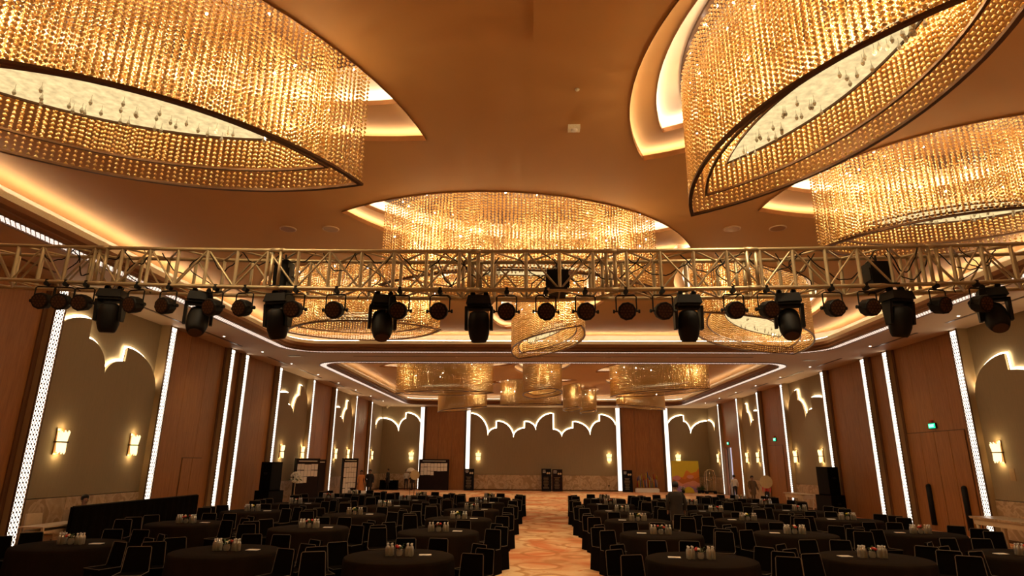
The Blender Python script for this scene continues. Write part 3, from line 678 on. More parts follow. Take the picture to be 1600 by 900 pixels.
for wall, L_ in SC:
    for s, od in L_:
        T = sc0 if first else copy_tree(sc0); first = False
        T.location = TF(wall)(s, 2.72, .17); T.rotation_euler = (0, 0, {'left': pi / 2, 'right': -pi / 2, 'back': 0}[wall])
        tag(T, f'two-tier lit crystal sconce on the {wall} wall, {od} ' + ('from the left' if wall == 'back' else 'from the camera'), 'sconce', 'wall sconces')

# ------------------------------------------------------------------ lighting truss
TY, TS, TD = 8.0, .552, .48
def tpos(x, top, back):      # the truss bows gently away from the stage towards its ends
    q = (x / 7.4) ** 2
    return Vector((x, TY + .55 * q + (TD if back else 0), 2.3 + .3503 * TY + .30 * q - (0 if top else TS) + 0))
TR = thing('lighting_truss', 'long brass-toned box truss spanning the hall, hung with stage lights', 'truss', (0, TY, 4.5))
rel = lambda p: Vector(p) - Vector((0, TY, 4.5))
xs = [-11.6 + .46 * k for k in range(51)]
for top in (1, 0):
    for back in (0, 1):
        m = MB(); m.tube([rel(tpos(x, top, back)) for x in xs], .030, 8); m.build('chord', 'alu', TR, True)
unit = MB(); unit.cyl((0, 0, 0), (0, 0, 1), 1, n=8, caps=False); ucyl = unit.build('brace', 'alu', TR, True).data
D.objects.remove(D.objects['brace'])
def brace(p, q, r):
    o = link('brace', ucyl, TR); p = rel(p); q = rel(q); d = q - p; o.location = p; o.rotation_mode = 'QUATERNION'; o.rotation_quaternion = d.to_track_quat('Z', 'Y'); o.scale = (r, r, d.length); return o
for i, x in enumerate(xs):
    vis = -9.4 < x < 9.4
    if not vis: continue
    for back in (0, 1):
        brace(tpos(x, 1, back), tpos(x, 0, back), .025)
        if i + 1 < len(xs): brace(tpos(x, (i + back) % 2, back), tpos(xs[i + 1], (i + 1 + back) % 2, back), .0145)
    if i + 1 < len(xs):
        for top in (0, 1): brace(tpos(x, top, i % 2), tpos(xs[i + 1], top, (i + 1) % 2), .016)
        if i % 2 == 0: brace(tpos(x, 0, 0), tpos(x, 0, 1), .013)
for xj in (-3.65, -.82, 1.06, 3.0, 5.6, -6.4):
    for back in (0, 1):
        m = MB()
        for top in (0, 1): p = rel(tpos(xj, top, back)); m.cyl(p - Vector((.09, 0, 0)), p + Vector((.09, 0, 0)), .038, n=8)
        for dx in (-.06, .06): m.cyl(rel(tpos(xj + dx, 1, back)), rel(tpos(xj + dx, 0, back)), .025, n=8)
        m.build('end_frame', 'alu', TR, True)
for sx in (-11.4, 11.2):       # the towers that carry it
    m = MB(); z1 = tpos(sx, 1, 0).z + .2; y0 = tpos(sx, 0, 0).y
    for ax in (-.24, .24):
        for ay in (0, .48): m.cyl(rel((sx + ax, y0 + ay, 0)), rel((sx + ax, y0 + ay, z1)), .026, n=8)
    for k in range(int(z1 / .5)):
        m.cyl(rel((sx - .24, y0, .1 + .5 * k)), rel((sx + .24, y0, .6 + .5 * k)), .014, n=6); m.cyl(rel((sx - .24, y0 + .48, .6 + .5 * k)), rel((sx + .24, y0 + .48, .1 + .5 * k)), .014, n=6)
    m.build('tower', 'alu', TR, True)

def make_par():
    T = empty('par_light')
    m = MB(); m.box((0, 0, .02), (.04, .06, .09)); m.cyl((0, -.035, 0), (0, .035, 0), .034, n=10); m.build('clamp', 'gear', T)
    m = MB(); m.tube([(-.135, 0, -.27), (-.135, 0, -.07), (-.11, 0, -.05), (.11, 0, -.05), (.135, 0, -.07), (.135, 0, -.27)], .010, 6); m.build('yoke', 'gear', T)
    m = MB(); a = radians(-12); dirv = Vector((0, -cos(a), sin(a))); c = Vector((0, 0, -.27))
    m.cyl(c + dirv * .10, c + dirv * .08, .115, .125, 10); m.cyl(c + dirv * .08, c - dirv * .06, .125, .115, 10); m.cyl(c - dirv * .06, c - dirv * .13, .115, .06, 10); m.build('can', 'gear', T)
    m = MB(); m.cyl(c + dirv * .100, c + dirv * .106, .098, n=16)
    m.build('lens', 'lensd', T)
    m = MB()
    for k in range(19):
        r = 0 if k == 0 else (.045 if k < 7 else .078); t = k * 2 * pi / (6 if k < 7 else 12); s = Vector((1, 0, 0)) * (r * cos(t)) + dirv.cross(Vector((1, 0, 0))) * (r * sin(t)); m.cyl(c + dirv * .106 + s, c + dirv * .112 + s, .013, n=6)
    m.build('diodes', 'bronze', T)
    for sx in (-1, 1):
        m = MB(); m.cyl((sx * .115, 0, -.27), (sx * .165, 0, -.27), .012, n=6); m.cyl((sx * .155, 0, -.27), (sx * .18, 0, -.27), .026, n=8); m.build('knob', 'gear', T)
    return T
def make_mover():
    T = empty('moving_head_light')
    for sx in (-1, 1):
        m = MB(); m.box((sx * .09, 0, .02), (.035, .06, .09)); m.cyl((sx * .09, -.03, 0), (sx * .09, .03, 0), .036, n=10); m.build('clamp', 'gear', T)
    m = MB(); m.box((0, 0, -.10), (.34, .30, .12), taper=.85); m.box((0, 0, -.17), (.28, .26, .05)); m.build('base', 'gear', T)
    m = MB()
    for sx in (-1, 1):
        m.add([(sx * .15, -.09, -.19), (sx * .19, -.09, -.19), (sx * .19, .09, -.19), (sx * .15, .09, -.19), (sx * .15, -.05, -.50), (sx * .19, -.05, -.50), (sx * .19, .05, -.50), (sx * .15, .05, -.50)],
              [(3, 2, 1, 0), (4, 5, 6, 7), (0, 1, 5, 4), (1, 2, 6, 5), (2, 3, 7, 6), (3, 0, 4, 7)])
    m.cyl((0, 0, -.17), (0, 0, -.21), .11, n=14); m.box((0, 0, -.20), (.38, .16, .03)); m.build('yoke', 'gear', T)
    m = MB(); m.lathe([(.08, .20), (.125, .17), (.143, .08), (.143, -.10), (.12, -.18), (.10, -.22)], 14); h = m.build('head', 'gear', T, True)
    m = MB(); m.lathe([(.005, -.221), (.092, -.221), (.092, -.228), (.005, -.228)], 16); l = m.build('lens', 'lensd', h)
    h.location = (0, 0, -.44); return T, h
par0 = make_par(); reg(par0); mv0, _h = make_mover(); reg(mv0)
K = 1 / 119.5
PARS = [-7.26, -6.93, -6.58, -5.73, -5.22, -4.50, -4.05, -3.31, -2.72, -1.83, -1.27, -.36, .17, .70, 1.25, 1.74, 2.70, 3.16, 4.06, 4.55, 5.56, 6.16, 7.05]
MOVS = [(-6.2, 10, .1), (-4.78, 25, -.5), (-3.58, -10, .25), (-2.08, 20, -.45), (-.74, 0, .25), (2.10, 0, .2), (3.48, -15, -.5), (5.04, 10, .25), (6.45, -25, -.6)]
for k, x in enumerate(PARS):
    T = par0 if k == 0 else copy_tree(par0); p = tpos(x, 0, 0); T.location = (p.x, p.y, p.z - .035)
    T.rotation_euler = (0, 0, radians((25 if x < -6.4 else 0) + random.uniform(-6, 6) + x * 3.0 * (-1 if x < 0 else -1) * -.6))
    tag(T, f'black par can on the truss, {ORD[k]} par can from the left', 'stage light', 'par cans on the truss')
for k, (x, rz, tilt) in enumerate(MOVS):
    T = mv0 if k == 0 else copy_tree(mv0); p = tpos(x, 0, 0); T.location = (p.x, p.y + .12, p.z - .035); T.rotation_euler = (0, 0, radians(rz))
    hh = [c for c in D.objects if c.parent == T and c.name.startswith('head')][0]; hh.rotation_euler = (tilt, 0, 0)
    tag(T, f'black moving head light under the truss, {ORD[k]} moving head from the left', 'stage light', 'moving heads on the truss')
for k, (x, wd, hg, lb) in enumerate([(-3.62, .2, .42, 'black hoist motor inside truss, left of the three'), (.34, .3, .30, 'black square hoist motor inside the middle of the truss'), (4.9, .3, .36, 'black hoist motor inside truss, right of the three')]):
    p = tpos(x, 0, 0); T = thing('hoist_motor', lb, 'hoist', (p.x, p.y + TD / 2, p.z + .03), 0, 'hoist motors')
    m = MB(); m.box((0, 0, hg / 2), (wd, .24, hg)); m.box((0, 0, hg * .5), (wd + .03, .2, hg * .5)); m.build('body', 'gear', T)
    m = MB(); m.cyl((0, 0, hg), (0, 0, hg + .12), .015); m.build('hook', 'gear', T)
    m = MB(); m.box((0, 0, -.012), (wd * .8, TD + .06, .024)); m.build('carrier_plate', 'gear', T)
for k in range(26):
    x0 = -7.7 + k * .565 + random.uniform(-.2, .2); x1 = x0 + random.uniform(.35, 1.0); P = []
    tb = random.random() < .5; sag = random.uniform(.15, .42); n = 14; by = random.uniform(0, TD)
    for i in range(n + 1):
        t = i / n; x = x0 + (x1 - x0) * t; a = tpos(x, 1, 0); P.append((a.x, a.y + by + .03 * sin(9 * t + k), a.z + .03 - sag * sin(pi * t) + .015 * sin(23 * t + k)))
    m = MB(); m.tube(P, .009, 5); tag(m.build('cable', 'gear', None, True), f'black cable loop drooping from the truss top chord, {ORD[k]} from the left', 'cable', 'cable loops on the truss')
for k in range(12):
    x = -7.2 + k * 1.22 + random.uniform(-.2, .2); P = []; 
    for i in range(13):
        t = i / 12; a = tpos(x + .18 * sin(7 * t + k), 1, 0); P.append((a.x, a.y + .1 + .3 * t, a.z + .02 - (TS + .05) * t))
    m = MB(); m.tube(P, .008, 5); tag(m.build('cable', 'gear', None, True), f'thin black cable running down inside the truss, {ORD[k]} from the left', 'cable', 'dropping cables on the truss')

# ------------------------------------------------------------------ tables, cloths, chairs
def cloth_mesh():
    m = MB(); n = 72; R = .915; v = [(0, 0, .755)]; rings = [(.5, .755, 0), (R - .02, .755, 0), (R, .745, 0), (R + .012, .70, .15), (R + .02, .35, .7), (R + .03, .005, 1.)]
    for r, z, a in rings:
        for k in range(n): t = 2 * pi * k / n; rr = r + a * .030 * sin(t * 14 + .8 * sin(3 * t)); v.append((rr * cos(t), rr * sin(t), z))
    f = [(0, 1 + k, 1 + (k + 1) % n) for k in range(n)]
    for i in range(len(rings) - 1): f += [(1 + i * n + k, 1 + (i + 1) * n + k, 1 + (i + 1) * n + (k + 1) % n, 1 + i * n + (k + 1) % n) for k in range(n)]
    m.add(v, f); o = m.build('tablecloth', 'cloth', None, True); return o
def make_table():
    T = empty('round_table'); m = MB(); m.lathe([(.86, .715), (.90, .72), (.90, .74), (.86, .745)], 40); m.build('tabletop', 'wooddark', T)
    m = MB(); m.cyl((0, 0, .05), (0, 0, .715), .05); m.build('pedestal', 'gear', T); m = MB(); m.lathe([(.32, 0), (.32, .02), (.06, .06)], 20); m.build('foot', 'gear', T); return T
def rbox(m, cx, cy, z0, z1, w0, d0, w1, d1, r=.03, n=3, dy=0):
    def ringp(w_, d_, cyy):
        P = []
        for sx, sy, a0 in ((1, 1, 0), (-1, 1, 90), (-1, -1, 180), (1, -1, 270)):
            for k in range(n): t = radians(a0 + 90 * k / (n - 1)); P.append((cx + sx * (w_ / 2 - r) + r * cos(t), cyy + sy * (d_ / 2 - r) + r * sin(t)))
        return P
    A = ringp(w0, d0, cy); B = ringp(w1, d1, cy + dy); k = len(A)
    m.add([(p[0], p[1], z0) for p in A] + [(p[0], p[1], z1) for p in B], [tuple(range(k - 1, -1, -1)), tuple(range(k, 2 * k))] + [(i, (i + 1) % k, k + (i + 1) % k, k + i) for i in range(k)])
def make_chair():
    T = empty('banquet_chair')
    m = MB(); rbox(m, 0, .01, .004, .45, .46, .48, .43, .43); m.build('skirt', 'cover', T)
    m = MB(); rbox(m, 0, -.01, .45, .485, .44, .43, .43, .42); m.build('seat', 'cover', T)
    m = MB(); rbox(m, 0, .20, .44, .87, .42, .06, .38, .045, .02, 3, .06); m.build('backrest', 'cover', T)
    m = MB(); P = [(-.212, -.21, .487), (-.212, .16, .49), (-.208, .172, .52), (-.188, .222, .85), (-.17, .226, .872), (.17, .226, .872), (.188, .222, .85), (.208, .172, .52), (.212, .16, .49), (.212, -.21, .487)]
    m.tube(P, .0065, 4, True); m.build('piping', 'piping', T); return T
tab0 = make_table(); clo0 = cloth_mesh(); cha0 = make_chair(); reg(tab0); reg(cha0)
def bottle_mesh(n, parts):
    prof = [(.031, 0), (.033, .01), (.033, .12), (.026, .145), (.013, .165), (.013, .18)]
    return prof
def make_bottle(near):
    if near:
        m = MB(); m.lathe(bottle_mesh(0, 0), 10); o = m.build('water_bottle', 'bottle', None, True)
        m = MB(); m.lathe([(.015, .178), (.016, .195), (.012, .2)], 8); m.build('cap', 'cap', o); return o
    m = MB(); m.lathe([(.033, 0), (.033, .13), (.014, .165), (.014, .178)], 7); m.cur = 1; m.lathe([(.017, .178), (.017, .2)], 6); return m.build('water_bottle', ['bottle', 'cap'])
bn0, bf0 = make_bottle(True), make_bottle(False); reg(bn0); reg(bf0)
def make_vase(kind):
    T = empty('flower_vase'); m = MB(); m.lathe([(.035, 0), (.05, .02), (.055, .06), (.045, .09), (.05, .1)], 12); m.build('vase', 'bottle', T, True)
    rnd = random.Random(kind * 11 + 3)
    cols = [('petal', 2), ('red', 2)] if kind == 0 else ([('red', 3), ('petal', 1)] if kind == 1 else [('petal', 3), ('yellow', 1)])
    for c, k in cols:
        for _ in range(k):
            m = MB(); x, y, z = rnd.uniform(-.075, .075), rnd.uniform(-.05, .05), rnd.uniform(.13, .19)
            for j in range(5):
                t = j * 1.256; m.ball((x + .012 * cos(t), y + .012 * sin(t), z), .020, 6, 4)
            m.ball((x, y, z + .008), .018, 6, 4); m.build('bloom', c, T, True)
    m = MB()
    for j in range(9):
        t = j * .7; r = .09 + .02 * (j % 3); a, b = cos(t), sin(t); z = .12 + .02 * (j % 4)
        m.add([(a * .02, b * .02, .09), (a * r * .6 - b * .018, b * r * .6 + a * .018, z + .01), (a * r, b * r, z), (a * r * .6 + b * .018, b * r * .6 - a * .018, z + .01)], [(0, 1, 2, 3), (3, 2, 1, 0)])
    m.build('foliage', 'leafg', T); return T
vs = [make_vase(0), make_vase(1), make_vase(2)]
for v_ in vs: reg(v_)
m = MB(); m.box((0, 0, .004), (.21, .15, .008)); pad0 = m.build('notepad', 'white')
TABLES = {('left', 1): [(-2.27, 11.12), (-2.17, 14.89), (-2.10, 18.2), (-2.07, 21.64), (-2.05, 25.2), (-1.95, 28.7)],
 ('left', 2): [(-5.40, 11.43), (-5.33, 15.35), (-5.33, 19.2), (-5.28, 22.8), (-5.25, 26.2), (-5.15, 29.4)],
 ('left', 3): [(-8.62, 11.97), (-8.73, 16.1), (-8.78, 20.0), (-8.78, 23.6), (-8.72, 27.2), (-8.62, 30.5)],
 ('right', 1): [(2.82, 11.25), (2.89, 14.96), (2.91, 18.25), (2.93, 21.6), (2.97, 25.1), (3.15, 28.8)],
 ('right', 2): [(5.88, 11.68), (6.05, 15.38), (6.12, 18.8), (6.12, 22.0), (6.2, 25.6), (6.25, 29.0)],
 ('right', 3): [(8.98, 12.28), (9.15, 15.8), (9.2, 19.4), (9.22, 22.8), (9.35, 26.4), (9.4, 29.6)]}
SPOT = [(-1.20, -.72, 20), (-1.30, -.10, 30), (-1.17, .55, 42), (1.20, -.72, -20), (1.30, -.10, -30), (1.17, .55, -42)]
SPN = ['left side nearest', 'left side middle', 'left side farthest', 'right side nearest', 'right side middle', 'right side farthest', 'far side left', 'far side right']
f1 = f2 = True; vi = 0
for (sd, col), L_ in TABLES.items():
    for row, (x, y) in enumerate(L_):
        where = f'{ORD[row]} row, {ORD[col - 1]} column {sd} of aisle'
        T = tab0 if f1 else copy_tree(tab0); T.location = (x, y, 0)
        tag(T, f'round table under black cloth, {where}', 'table', 'round banquet tables')
        C = clo0 if f1 else copy_tree(clo0); C.location = (x, y, 0); C.rotation_euler = (0, 0, random.uniform(0, 6.28)); tag(C, f'black floor-length tablecloth of the table in {where}', 'tablecloth', 'black tablecloths')
        sh = .14 * (1 if sd == 'left' else -1)
        far = [(-.24 + sh, 1.20, 6), (.24 + sh, 1.20, -6)]
        far = [(-.30 + sh, 1.23, 8), (.26 + sh, 1.24, -8)]
        for k, (dx, dy, a) in enumerate(SPOT + far):
            c = cha0 if f1 and k == 0 else copy_tree(cha0)
            c.location = (x + dx + random.uniform(-.03, .03), y + dy + random.uniform(-.04, .04), 0); c.rotation_euler = (0, 0, radians(a + random.uniform(-5, 5)))
            tag(c, f'black chair, {SPN[k]}, table {where}', 'chair', 'black banquet chairs')
        for cl, sx in (('left', -.17), ('right', .17)):
            for bx, by, bn in ((-.035, -.035, 'near left'), (.035, -.035, 'near right'), (-.035, .035, 'far left'), (.035, .035, 'far right')):
                src = bn0 if row < 2 else bf0
                o = copy_tree(src); o.location = (x + sx + bx, y + by + random.uniform(-.01, .01), .756)
                tag(o, f'water bottle, {bn} of {cl} four, {where}', 'bottle', f'bottles {cl} of the flowers, table {where}')
        v_ = vs[vi % 3]; o = v_ if vi < 3 else copy_tree(v_); vi += 1; o.location = (x, y, .756); o.rotation_euler = (0, 0, random.uniform(0, 6))
        tag(o, f'small vase of {["white and red", "red", "white and yellow"][(vi - 1) % 3]} flowers, table {where}', 'vase', 'flower centrepieces')
        o = pad0 if f1 else copy_tree(pad0); o.location = (x + (.42 if sd == 'left' else -.42), y + .12, .756); o.rotation_euler = (0, 0, random.uniform(-.2, .2))
        tag(o, f'white notepad on table {where}', 'notepad', 'notepads on the tables')
        f1 = False
for src in (bn0, bf0):
    for ch in CH.get(src.name, []): D.objects.remove(ch)
    D.objects.remove(src)

# ------------------------------------------------------------------ people
def person(name, label, loc, rz, h=1.72, top='suit', legs='suit', hairm='hair', arms=((.24, -.05, .52), (.24, -.18, .50)), lean=0, stride=.04, seated=False, coat=None, skirt=None, group=None, long_hair=False):
    T = thing('person', label, 'person', loc, rz, group)
    k = h / 1.75; V = []; E = []; R = []
    def vv(x, y, z, r): V.append((x * k, y * k, z * k)); R.append(r * k); return len(V) - 1
    dy = lean
    pel = vv(0, 0, .95, .155); ab = vv(0, dy * .4, 1.10, .135); ch = vv(0, dy * .8, 1.30, .16); nk0 = vv(0, dy, 1.46, .085); nk = vv(0, dy - .01, 1.52, .055)
    E += [(pel, ab), (ab, ch), (ch, nk0), (nk0, nk)]
    hd = vv(0, dy - .03, 1.60, .083); ht = vv(0, dy - .02, 1.69, .075); E += [(nk, hd), (hd, ht)]
    for sx in (-1, 1):
        sh = vv(sx * .17, dy * .95, 1.41, .065); el = vv(sx * arms[0][0] * 1.05, dy + arms[0][1] + .03, 1.13, .045); ai = arms[0] if sx < 0 else arms[1]
        wr = vv(sx * ai[0], dy + ai[1] - .04, .95 if ai[2] > .51 else .98, .032); hn = vv(sx * ai[0], dy + ai[1] - .07, .87, .036); E += [(ch, sh), (sh, el), (el, wr), (wr, hn)]
        for q in range(4): fg = vv(sx * (ai[0] + .012 * (q - 1.5)), dy + ai[1] - .08 + .018 * (q - 1.5), .79 - .008 * (q % 2), .009); E.append((hn, fg))
        th = vv(sx * (ai[0] - .03), dy + ai[1] - .11, .83, .010); E.append((hn, th))
        hp = vv(sx * .09, 0, .90, .095)
        if seated: kn = vv(sx * .12, -.42, .92, .07); an = vv(sx * .12, -.44, .53, .045); ft = vv(sx * .12, -.58, .50, .04)
        else: kn = vv(sx * .10, -.01 + sx * stride, .50, .062); an = vv(sx * .11, .02 + sx * stride * 2, .09, .042); ft = vv(sx * .13, -.14 + sx * stride * 2, .035, .035)
        E += [(pel, hp), (hp, kn), (kn, an), (an, ft)]
    me = D.meshes.new('body'); me.from_pydata(V, E, []); o = D.objects.new('body', me); COL.objects.link(o)
    md = o.modifiers.new('s', 'SKIN'); 
    for i, sv in enumerate(me.skin_vertices[0].data): sv.radius = (R[i], R[i] * (.72 if i in (pel, ab, ch) else 1)); sv.use_root = (i == pel)
    o.modifiers.new('d', 'SUBSURF').levels = 1
    dg = bpy.context.evaluated_depsgraph_get(); m2 = bpy.data.meshes.new_from_object(o.evaluated_get(dg)); D.objects.remove(o)
    m2.materials.clear()
    for q in ('skin', top, legs, 'gear'): m2.materials.append(M[q])
    for p in m2.polygons:
        c = p.center / k; z = c.z; side_ = abs(c.x) > .15
        if z > 1.47: mi = 0
        elif z < .10 and not seated: mi = 3
        elif side_ and z < .93 and abs(c.x) > .19 and not seated: mi = 0
        elif z > .97 or (side_ and z > .90): mi = 1
        else: mi = 2
        p.material_index = mi; p.use_smooth = True
    link('body', m2, T)
    m = MB(); hc = (0, (dy - .005) * k, 1.672 * k)
    m.ball(hc, .105 * k, 12, 8, 1.05)
    if long_hair: m.ball((0, (dy + .05) * k, 1.56 * k), .09 * k, 10, 6, 1.6)
    ho = m.build('hair', hairm, T, True)
    for vt in ho.data.vertices:
        if vt.co.y < (dy - .03) * k and vt.co.z < 1.70 * k: vt.co.y = (dy - .03) * k
        if vt.co.z < 1.60 * k and not long_hair: vt.co.z = 1.60 * k
    m = MB(); y = (dy - .112) * k
    m.ball((0, y, 1.60 * k), .014 * k, 6, 4, 1.4)
    for sx in (-1, 1): m.ball((sx * .085 * k, (dy - .02) * k, 1.60 * k), .022 * k, 6, 4, 1.4)
    m.build('nose_and_ears', 'skin', T, True)
    m = MB()
    for sx in (-1, 1): m.ball((sx * .032 * k, (dy - .102) * k, 1.625 * k), .011 * k, 6, 4)
    m.box((0, (dy - .103) * k, 1.562 * k), (.05 * k, .012 * k, .010 * k)); m.build('eyes_and_mouth', 'hair', T)
    if coat:
        m = MB(); pr = [(.17, .62, .155), (.185, .80, .15), (.175, 1.0, .135), (.165, 1.15, .125), (.20, 1.32, .135), (.17, 1.42, .11), (.08, 1.475, .08)]; n = 18; v = []
        for rx, z, ry in pr:
            for j in range(n): t = 2 * pi * j / n; v.append((rx * 1.12 * cos(t) * k, (ry * 1.2 * sin(t) + dy * min(1, max(0, (z - .9) / .5))) * k, z * k))
        m.add(v, [(i * n + j, i * n + (j + 1) % n, (i + 1) * n + (j + 1) % n, (i + 1) * n + j) for i in range(len(pr) - 1) for j in range(n)]); m.build('jacket', coat, T, True)
        for sx in (-1, 1):
            m = MB(); ai = arms[0] if sx < 0 else arms[1]; m.tube([(sx * .16 * k, dy * k, 1.42 * k), (sx * .225 * k, dy * k, 1.32 * k), (sx * arms[0][0] * 1.07 * k, (dy + arms[0][1] + .03) * k, 1.13 * k), (sx * ai[0] * k, (dy + ai[1] - .04) * k, .93 * k)], .062 * k, 10); m.build('sleeve', coat, T, True)
    if skirt:
        m = MB(); pr = [(.30, .03), (.25, .4), (.20, .8), (.165, .98), (.14, 1.10), (.16, 1.30), (.14, 1.38)]; n = 16; v = []
        for r, z in pr:
            for j in range(n): t = 2 * pi * j / n; v.append((r * cos(t) * k, r * .75 * sin(t) * k, z * k))
        m.add(v, [(i * n + j, i * n + (j + 1) % n, (i + 1) * n + (j + 1) % n, (i + 1) * n + j) for i in range(len(pr) - 1) for j in range(n)]); m.build('dress', skirt, T, True)
    return T
person('p', 'person in a dark coat standing among the tables, seen from behind', (4.42, 20.2, 0), pi, 1.74, 'coat', 'khaki', coat='coat', arms=((.26, .0, .52), (.26, .0, .52)))
person('p', 'person in dark clothes beside the black-clothed table at back left', (-12.0, 52.4, 0), -1.2, 1.66, 'suit', 'suit', coat='suit')
person('p', 'person in a pale shirt standing at the back left, near the tall board', (-10.5, 52.6, 0), pi, 1.60, 'shirt', 'suit')
person('p', 'person in a dark suit beside the one in pale shirt', (-9.95, 52.3, 0), -pi / 2, 1.64, 'suit', 'suit', coat='suit')
person('p', 'person in a long orange dress standing by the left wall', (-11.5, 42.4, 0), .3, 1.66, 'orangedress', 'orangedress', skirt='orangedress', long_hair=True)
person('p', 'person in a dark suit beside the orange dress', (-10.95, 42.5, 0), .2, 1.72, 'suit', 'suit', coat='suit')
person('p', 'person in a pale shirt and dark trousers standing before the open doorway', (13.2, 42.6, 0), pi, 1.60, 'shirt', 'suit')
person('p', 'person in a brown suit facing the hall near the right wall', (13.0, 38.6, 0), .2, 1.62, 'brownsuit', 'brownsuit', coat='brownsuit')
person('p', 'person in patterned shirt beside the brown suit', (13.45, 37.6, 0), -.4, 1.42, 'red', 'suit')
person('p', 'seated person whose dark head shows above the black partition', (-12.15, 17.1, -.33), 1.2, 1.66, 'suit', 'suit', seated=True)
for o in D.objects:
    if o.name == 'p' or o.name.startswith('p.'): o.name = 'person'
m = MB(); m.box((0, 0, .40), (.46, .44, .06)); st = thing('stool', 'dark stool under the seated person behind the black partition', 'stool', (-12.12, 17.1, 0))
m.build('seat', 'gear', st)
for sx in (-1, 1):
    for sy in (-1, 1): m = MB(); m.cyl((sx * .18, sy * .17, 0), (sx * .18, sy * .17, .38), .018, n=8); m.build('leg', 'gear', st)

# ------------------------------------------------------------------ things along the walls
# black partition left
T = thing('draped_partition', 'long black draped partition running along the left wall', 'partition', (-11.5, 18.75, 0))
m = MB(); n = 60; v = []
for z in (.005, 1.12):
    for sg in (1, -1):
        for k in range(n + 1): t = k / n; v.append((sg * .05 + (.018 * sin(k * 1.9) if z < 1 else .006 * sin(k * 1.9)), -2.95 + 5.9 * t, z))
N1 = n + 1; f = []
for k in range(n): f += [(k, k + 1, 2 * N1 + k + 1, 2 * N1 + k), (N1 + k + 1, N1 + k, 3 * N1 + k, 3 * N1 + k + 1), (2 * N1 + k, 2 * N1 + k + 1, 3 * N1 + k + 1, 3 * N1 + k)]
f += [(0, 2 * N1, 3 * N1, N1), (n, N1 + n, 3 * N1 + n, 2 * N1 + n)]
m.add(v, f); m.build('drape', 'black', T)
m = MB()
for k in range(4): m.cyl((0, -2.9 + k * 1.93, 0), (0, -2.9 + k * 1.93, 1.1), .02, n=8)
m.build('support_posts', 'gear', T, kind='stuff')
m = MB(); m.cyl((0, -2.93, 1.125), (0, 2.93, 1.125), .02, n=8); m.build('top_rail', 'gear', T)
# cream chairs and console
for k, (x, y, rz, lb) in enumerate([(-12.2, 15.75, 1.3, 'cream upholstered chair beside glass console, nearer one'), (-12.25, 17.0, 1.0, 'cream upholstered chair beside glass console, partly behind partition')]):
    T = thing('cream_chair', lb, 'chair', (x, y, 0), rz, 'cream chairs at the left wall')
    m = MB(); rbox(m, 0, 0, .36, .47, .46, .46, .46, .46); m.build('seat', 'beige', T); m = MB(); rbox(m, 0, .2, .44, .96, .44, .07, .40, .05, .02, 3, .07); m.build('backrest', 'beige', T)
    for sx in (-1, 1):
        for sy in (-1, 1): m = MB(); m.cyl((sx * .19, sy * .19, 0), (sx * .2, sy * .2, .37), .015, .022, 8); m.build('leg', 'wooddark', T)
T = thing('console_table', 'cream and glass console table at left wall near the first light column', 'table', (-11.95, 15.9, 0), 0)
m = MB(); m.box((0, 0, .70), (.6, 1.5, .03)); m.build('top', 'beige', T); m = MB(); m.box((0, 0, .58), (.52, 1.4, .06)); m.build('apron', 'beige', T)
for sx in (-1, 1):
    for sy in (-1, 1): m = MB(); m.box((sx * .26, sy * .7, .345), (.05, .05, .69)); m.build('leg', 'beige', T)
# speaker stacks
for x, y, rz, lb in ((-12.1, 29.1, 1.2, 'left'), (13.85, 30.6, -1.2, 'right')):
    for z, w_, h_, d_, lb2 in ((0, .95, .95, .8, f'black subwoofer at the bottom of the {lb} speaker stack'), (.95, .7, 1.25, .6, f'tall black loudspeaker on top of the {lb} speaker stack')):
        T = thing('loudspeaker', lb2, 'speaker', (x, y, z), rz)
        m = MB(); m.box((0, 0, h_ / 2), (w_, d_, h_)); m.build('cabinet', 'black', T); m = MB(); m.box((0, -d_ / 2 - .01, h_ / 2), (w_ * .92, .02, h_ * .94)); m.build('grille', 'gear', T)
        for sx in (-1, 1): m = MB(); m.box((sx * (w_ / 2 + .008), 0, h_ * .6), (.016, .2, .1)); m.build('handle', 'gear', T)
# boards with papers
def board(label, x, y, rz, w_, h_, rows, rnd, legs=True, title='SCHEDULE'):
    T = thing('notice_board', label, 'notice board', (x, y, 0), rz)
    m = MB(); m.box((0, 0, h_ / 2), (w_, .08, h_)); m.build('panel', 'board', T)
    m = MB(); 
    for sx in (-1, 1): m.box((sx * (w_ / 2 + .02), 0, h_ / 2), (.04, .1, h_))
    m.box((0, 0, h_ + .02), (w_ + .08, .1, .04)); m.build('frame', 'gear', T)
    nx, ny, pw, ph, zt_ = rows; R_ = random.Random(rnd)
    for j in range(ny):
        for i in range(nx):
            if j == ny - 1 and i > nx * .45: continue
            m = MB(); m.box((-w_ / 2 + .1 + (i + .5) * (w_ - .2) / nx, -.045, zt_ - (j + .5) * ph * 1.08 + R_.uniform(-.015, .015)), (pw, .006, ph), 0, 0); m.build('paper', 'white', T)
    m = MB(); m.box((0, -.045, h_ - .1), (w_ * .8, .006, .04)); m.build('heading_strip', 'lip', T); return T
board('large dark board of pinned papers against the back wall, left of centre', -8.33, 53.15, 0, 2.45, 2.42, (8, 3, .26, .30, 2.15), 1)
board('dark board of pinned papers at the left wall beside the flower stand', -12.1, 33.7, 1.25, 1.9, 2.35, (6, 3, .26, .30, 2.1), 2)
board('dark blank board close to the pinned one at the left wall', -11.9, 35.3, 1.45, .9, 2.3, (1, 1, .01, .01, 2.2), 2)
board('narrow board full of papers at the left wall near the orange dress', -12.0, 41.3, 1.2, 1.5, 2.4, (5, 6, .24, .30, 2.2), 3)
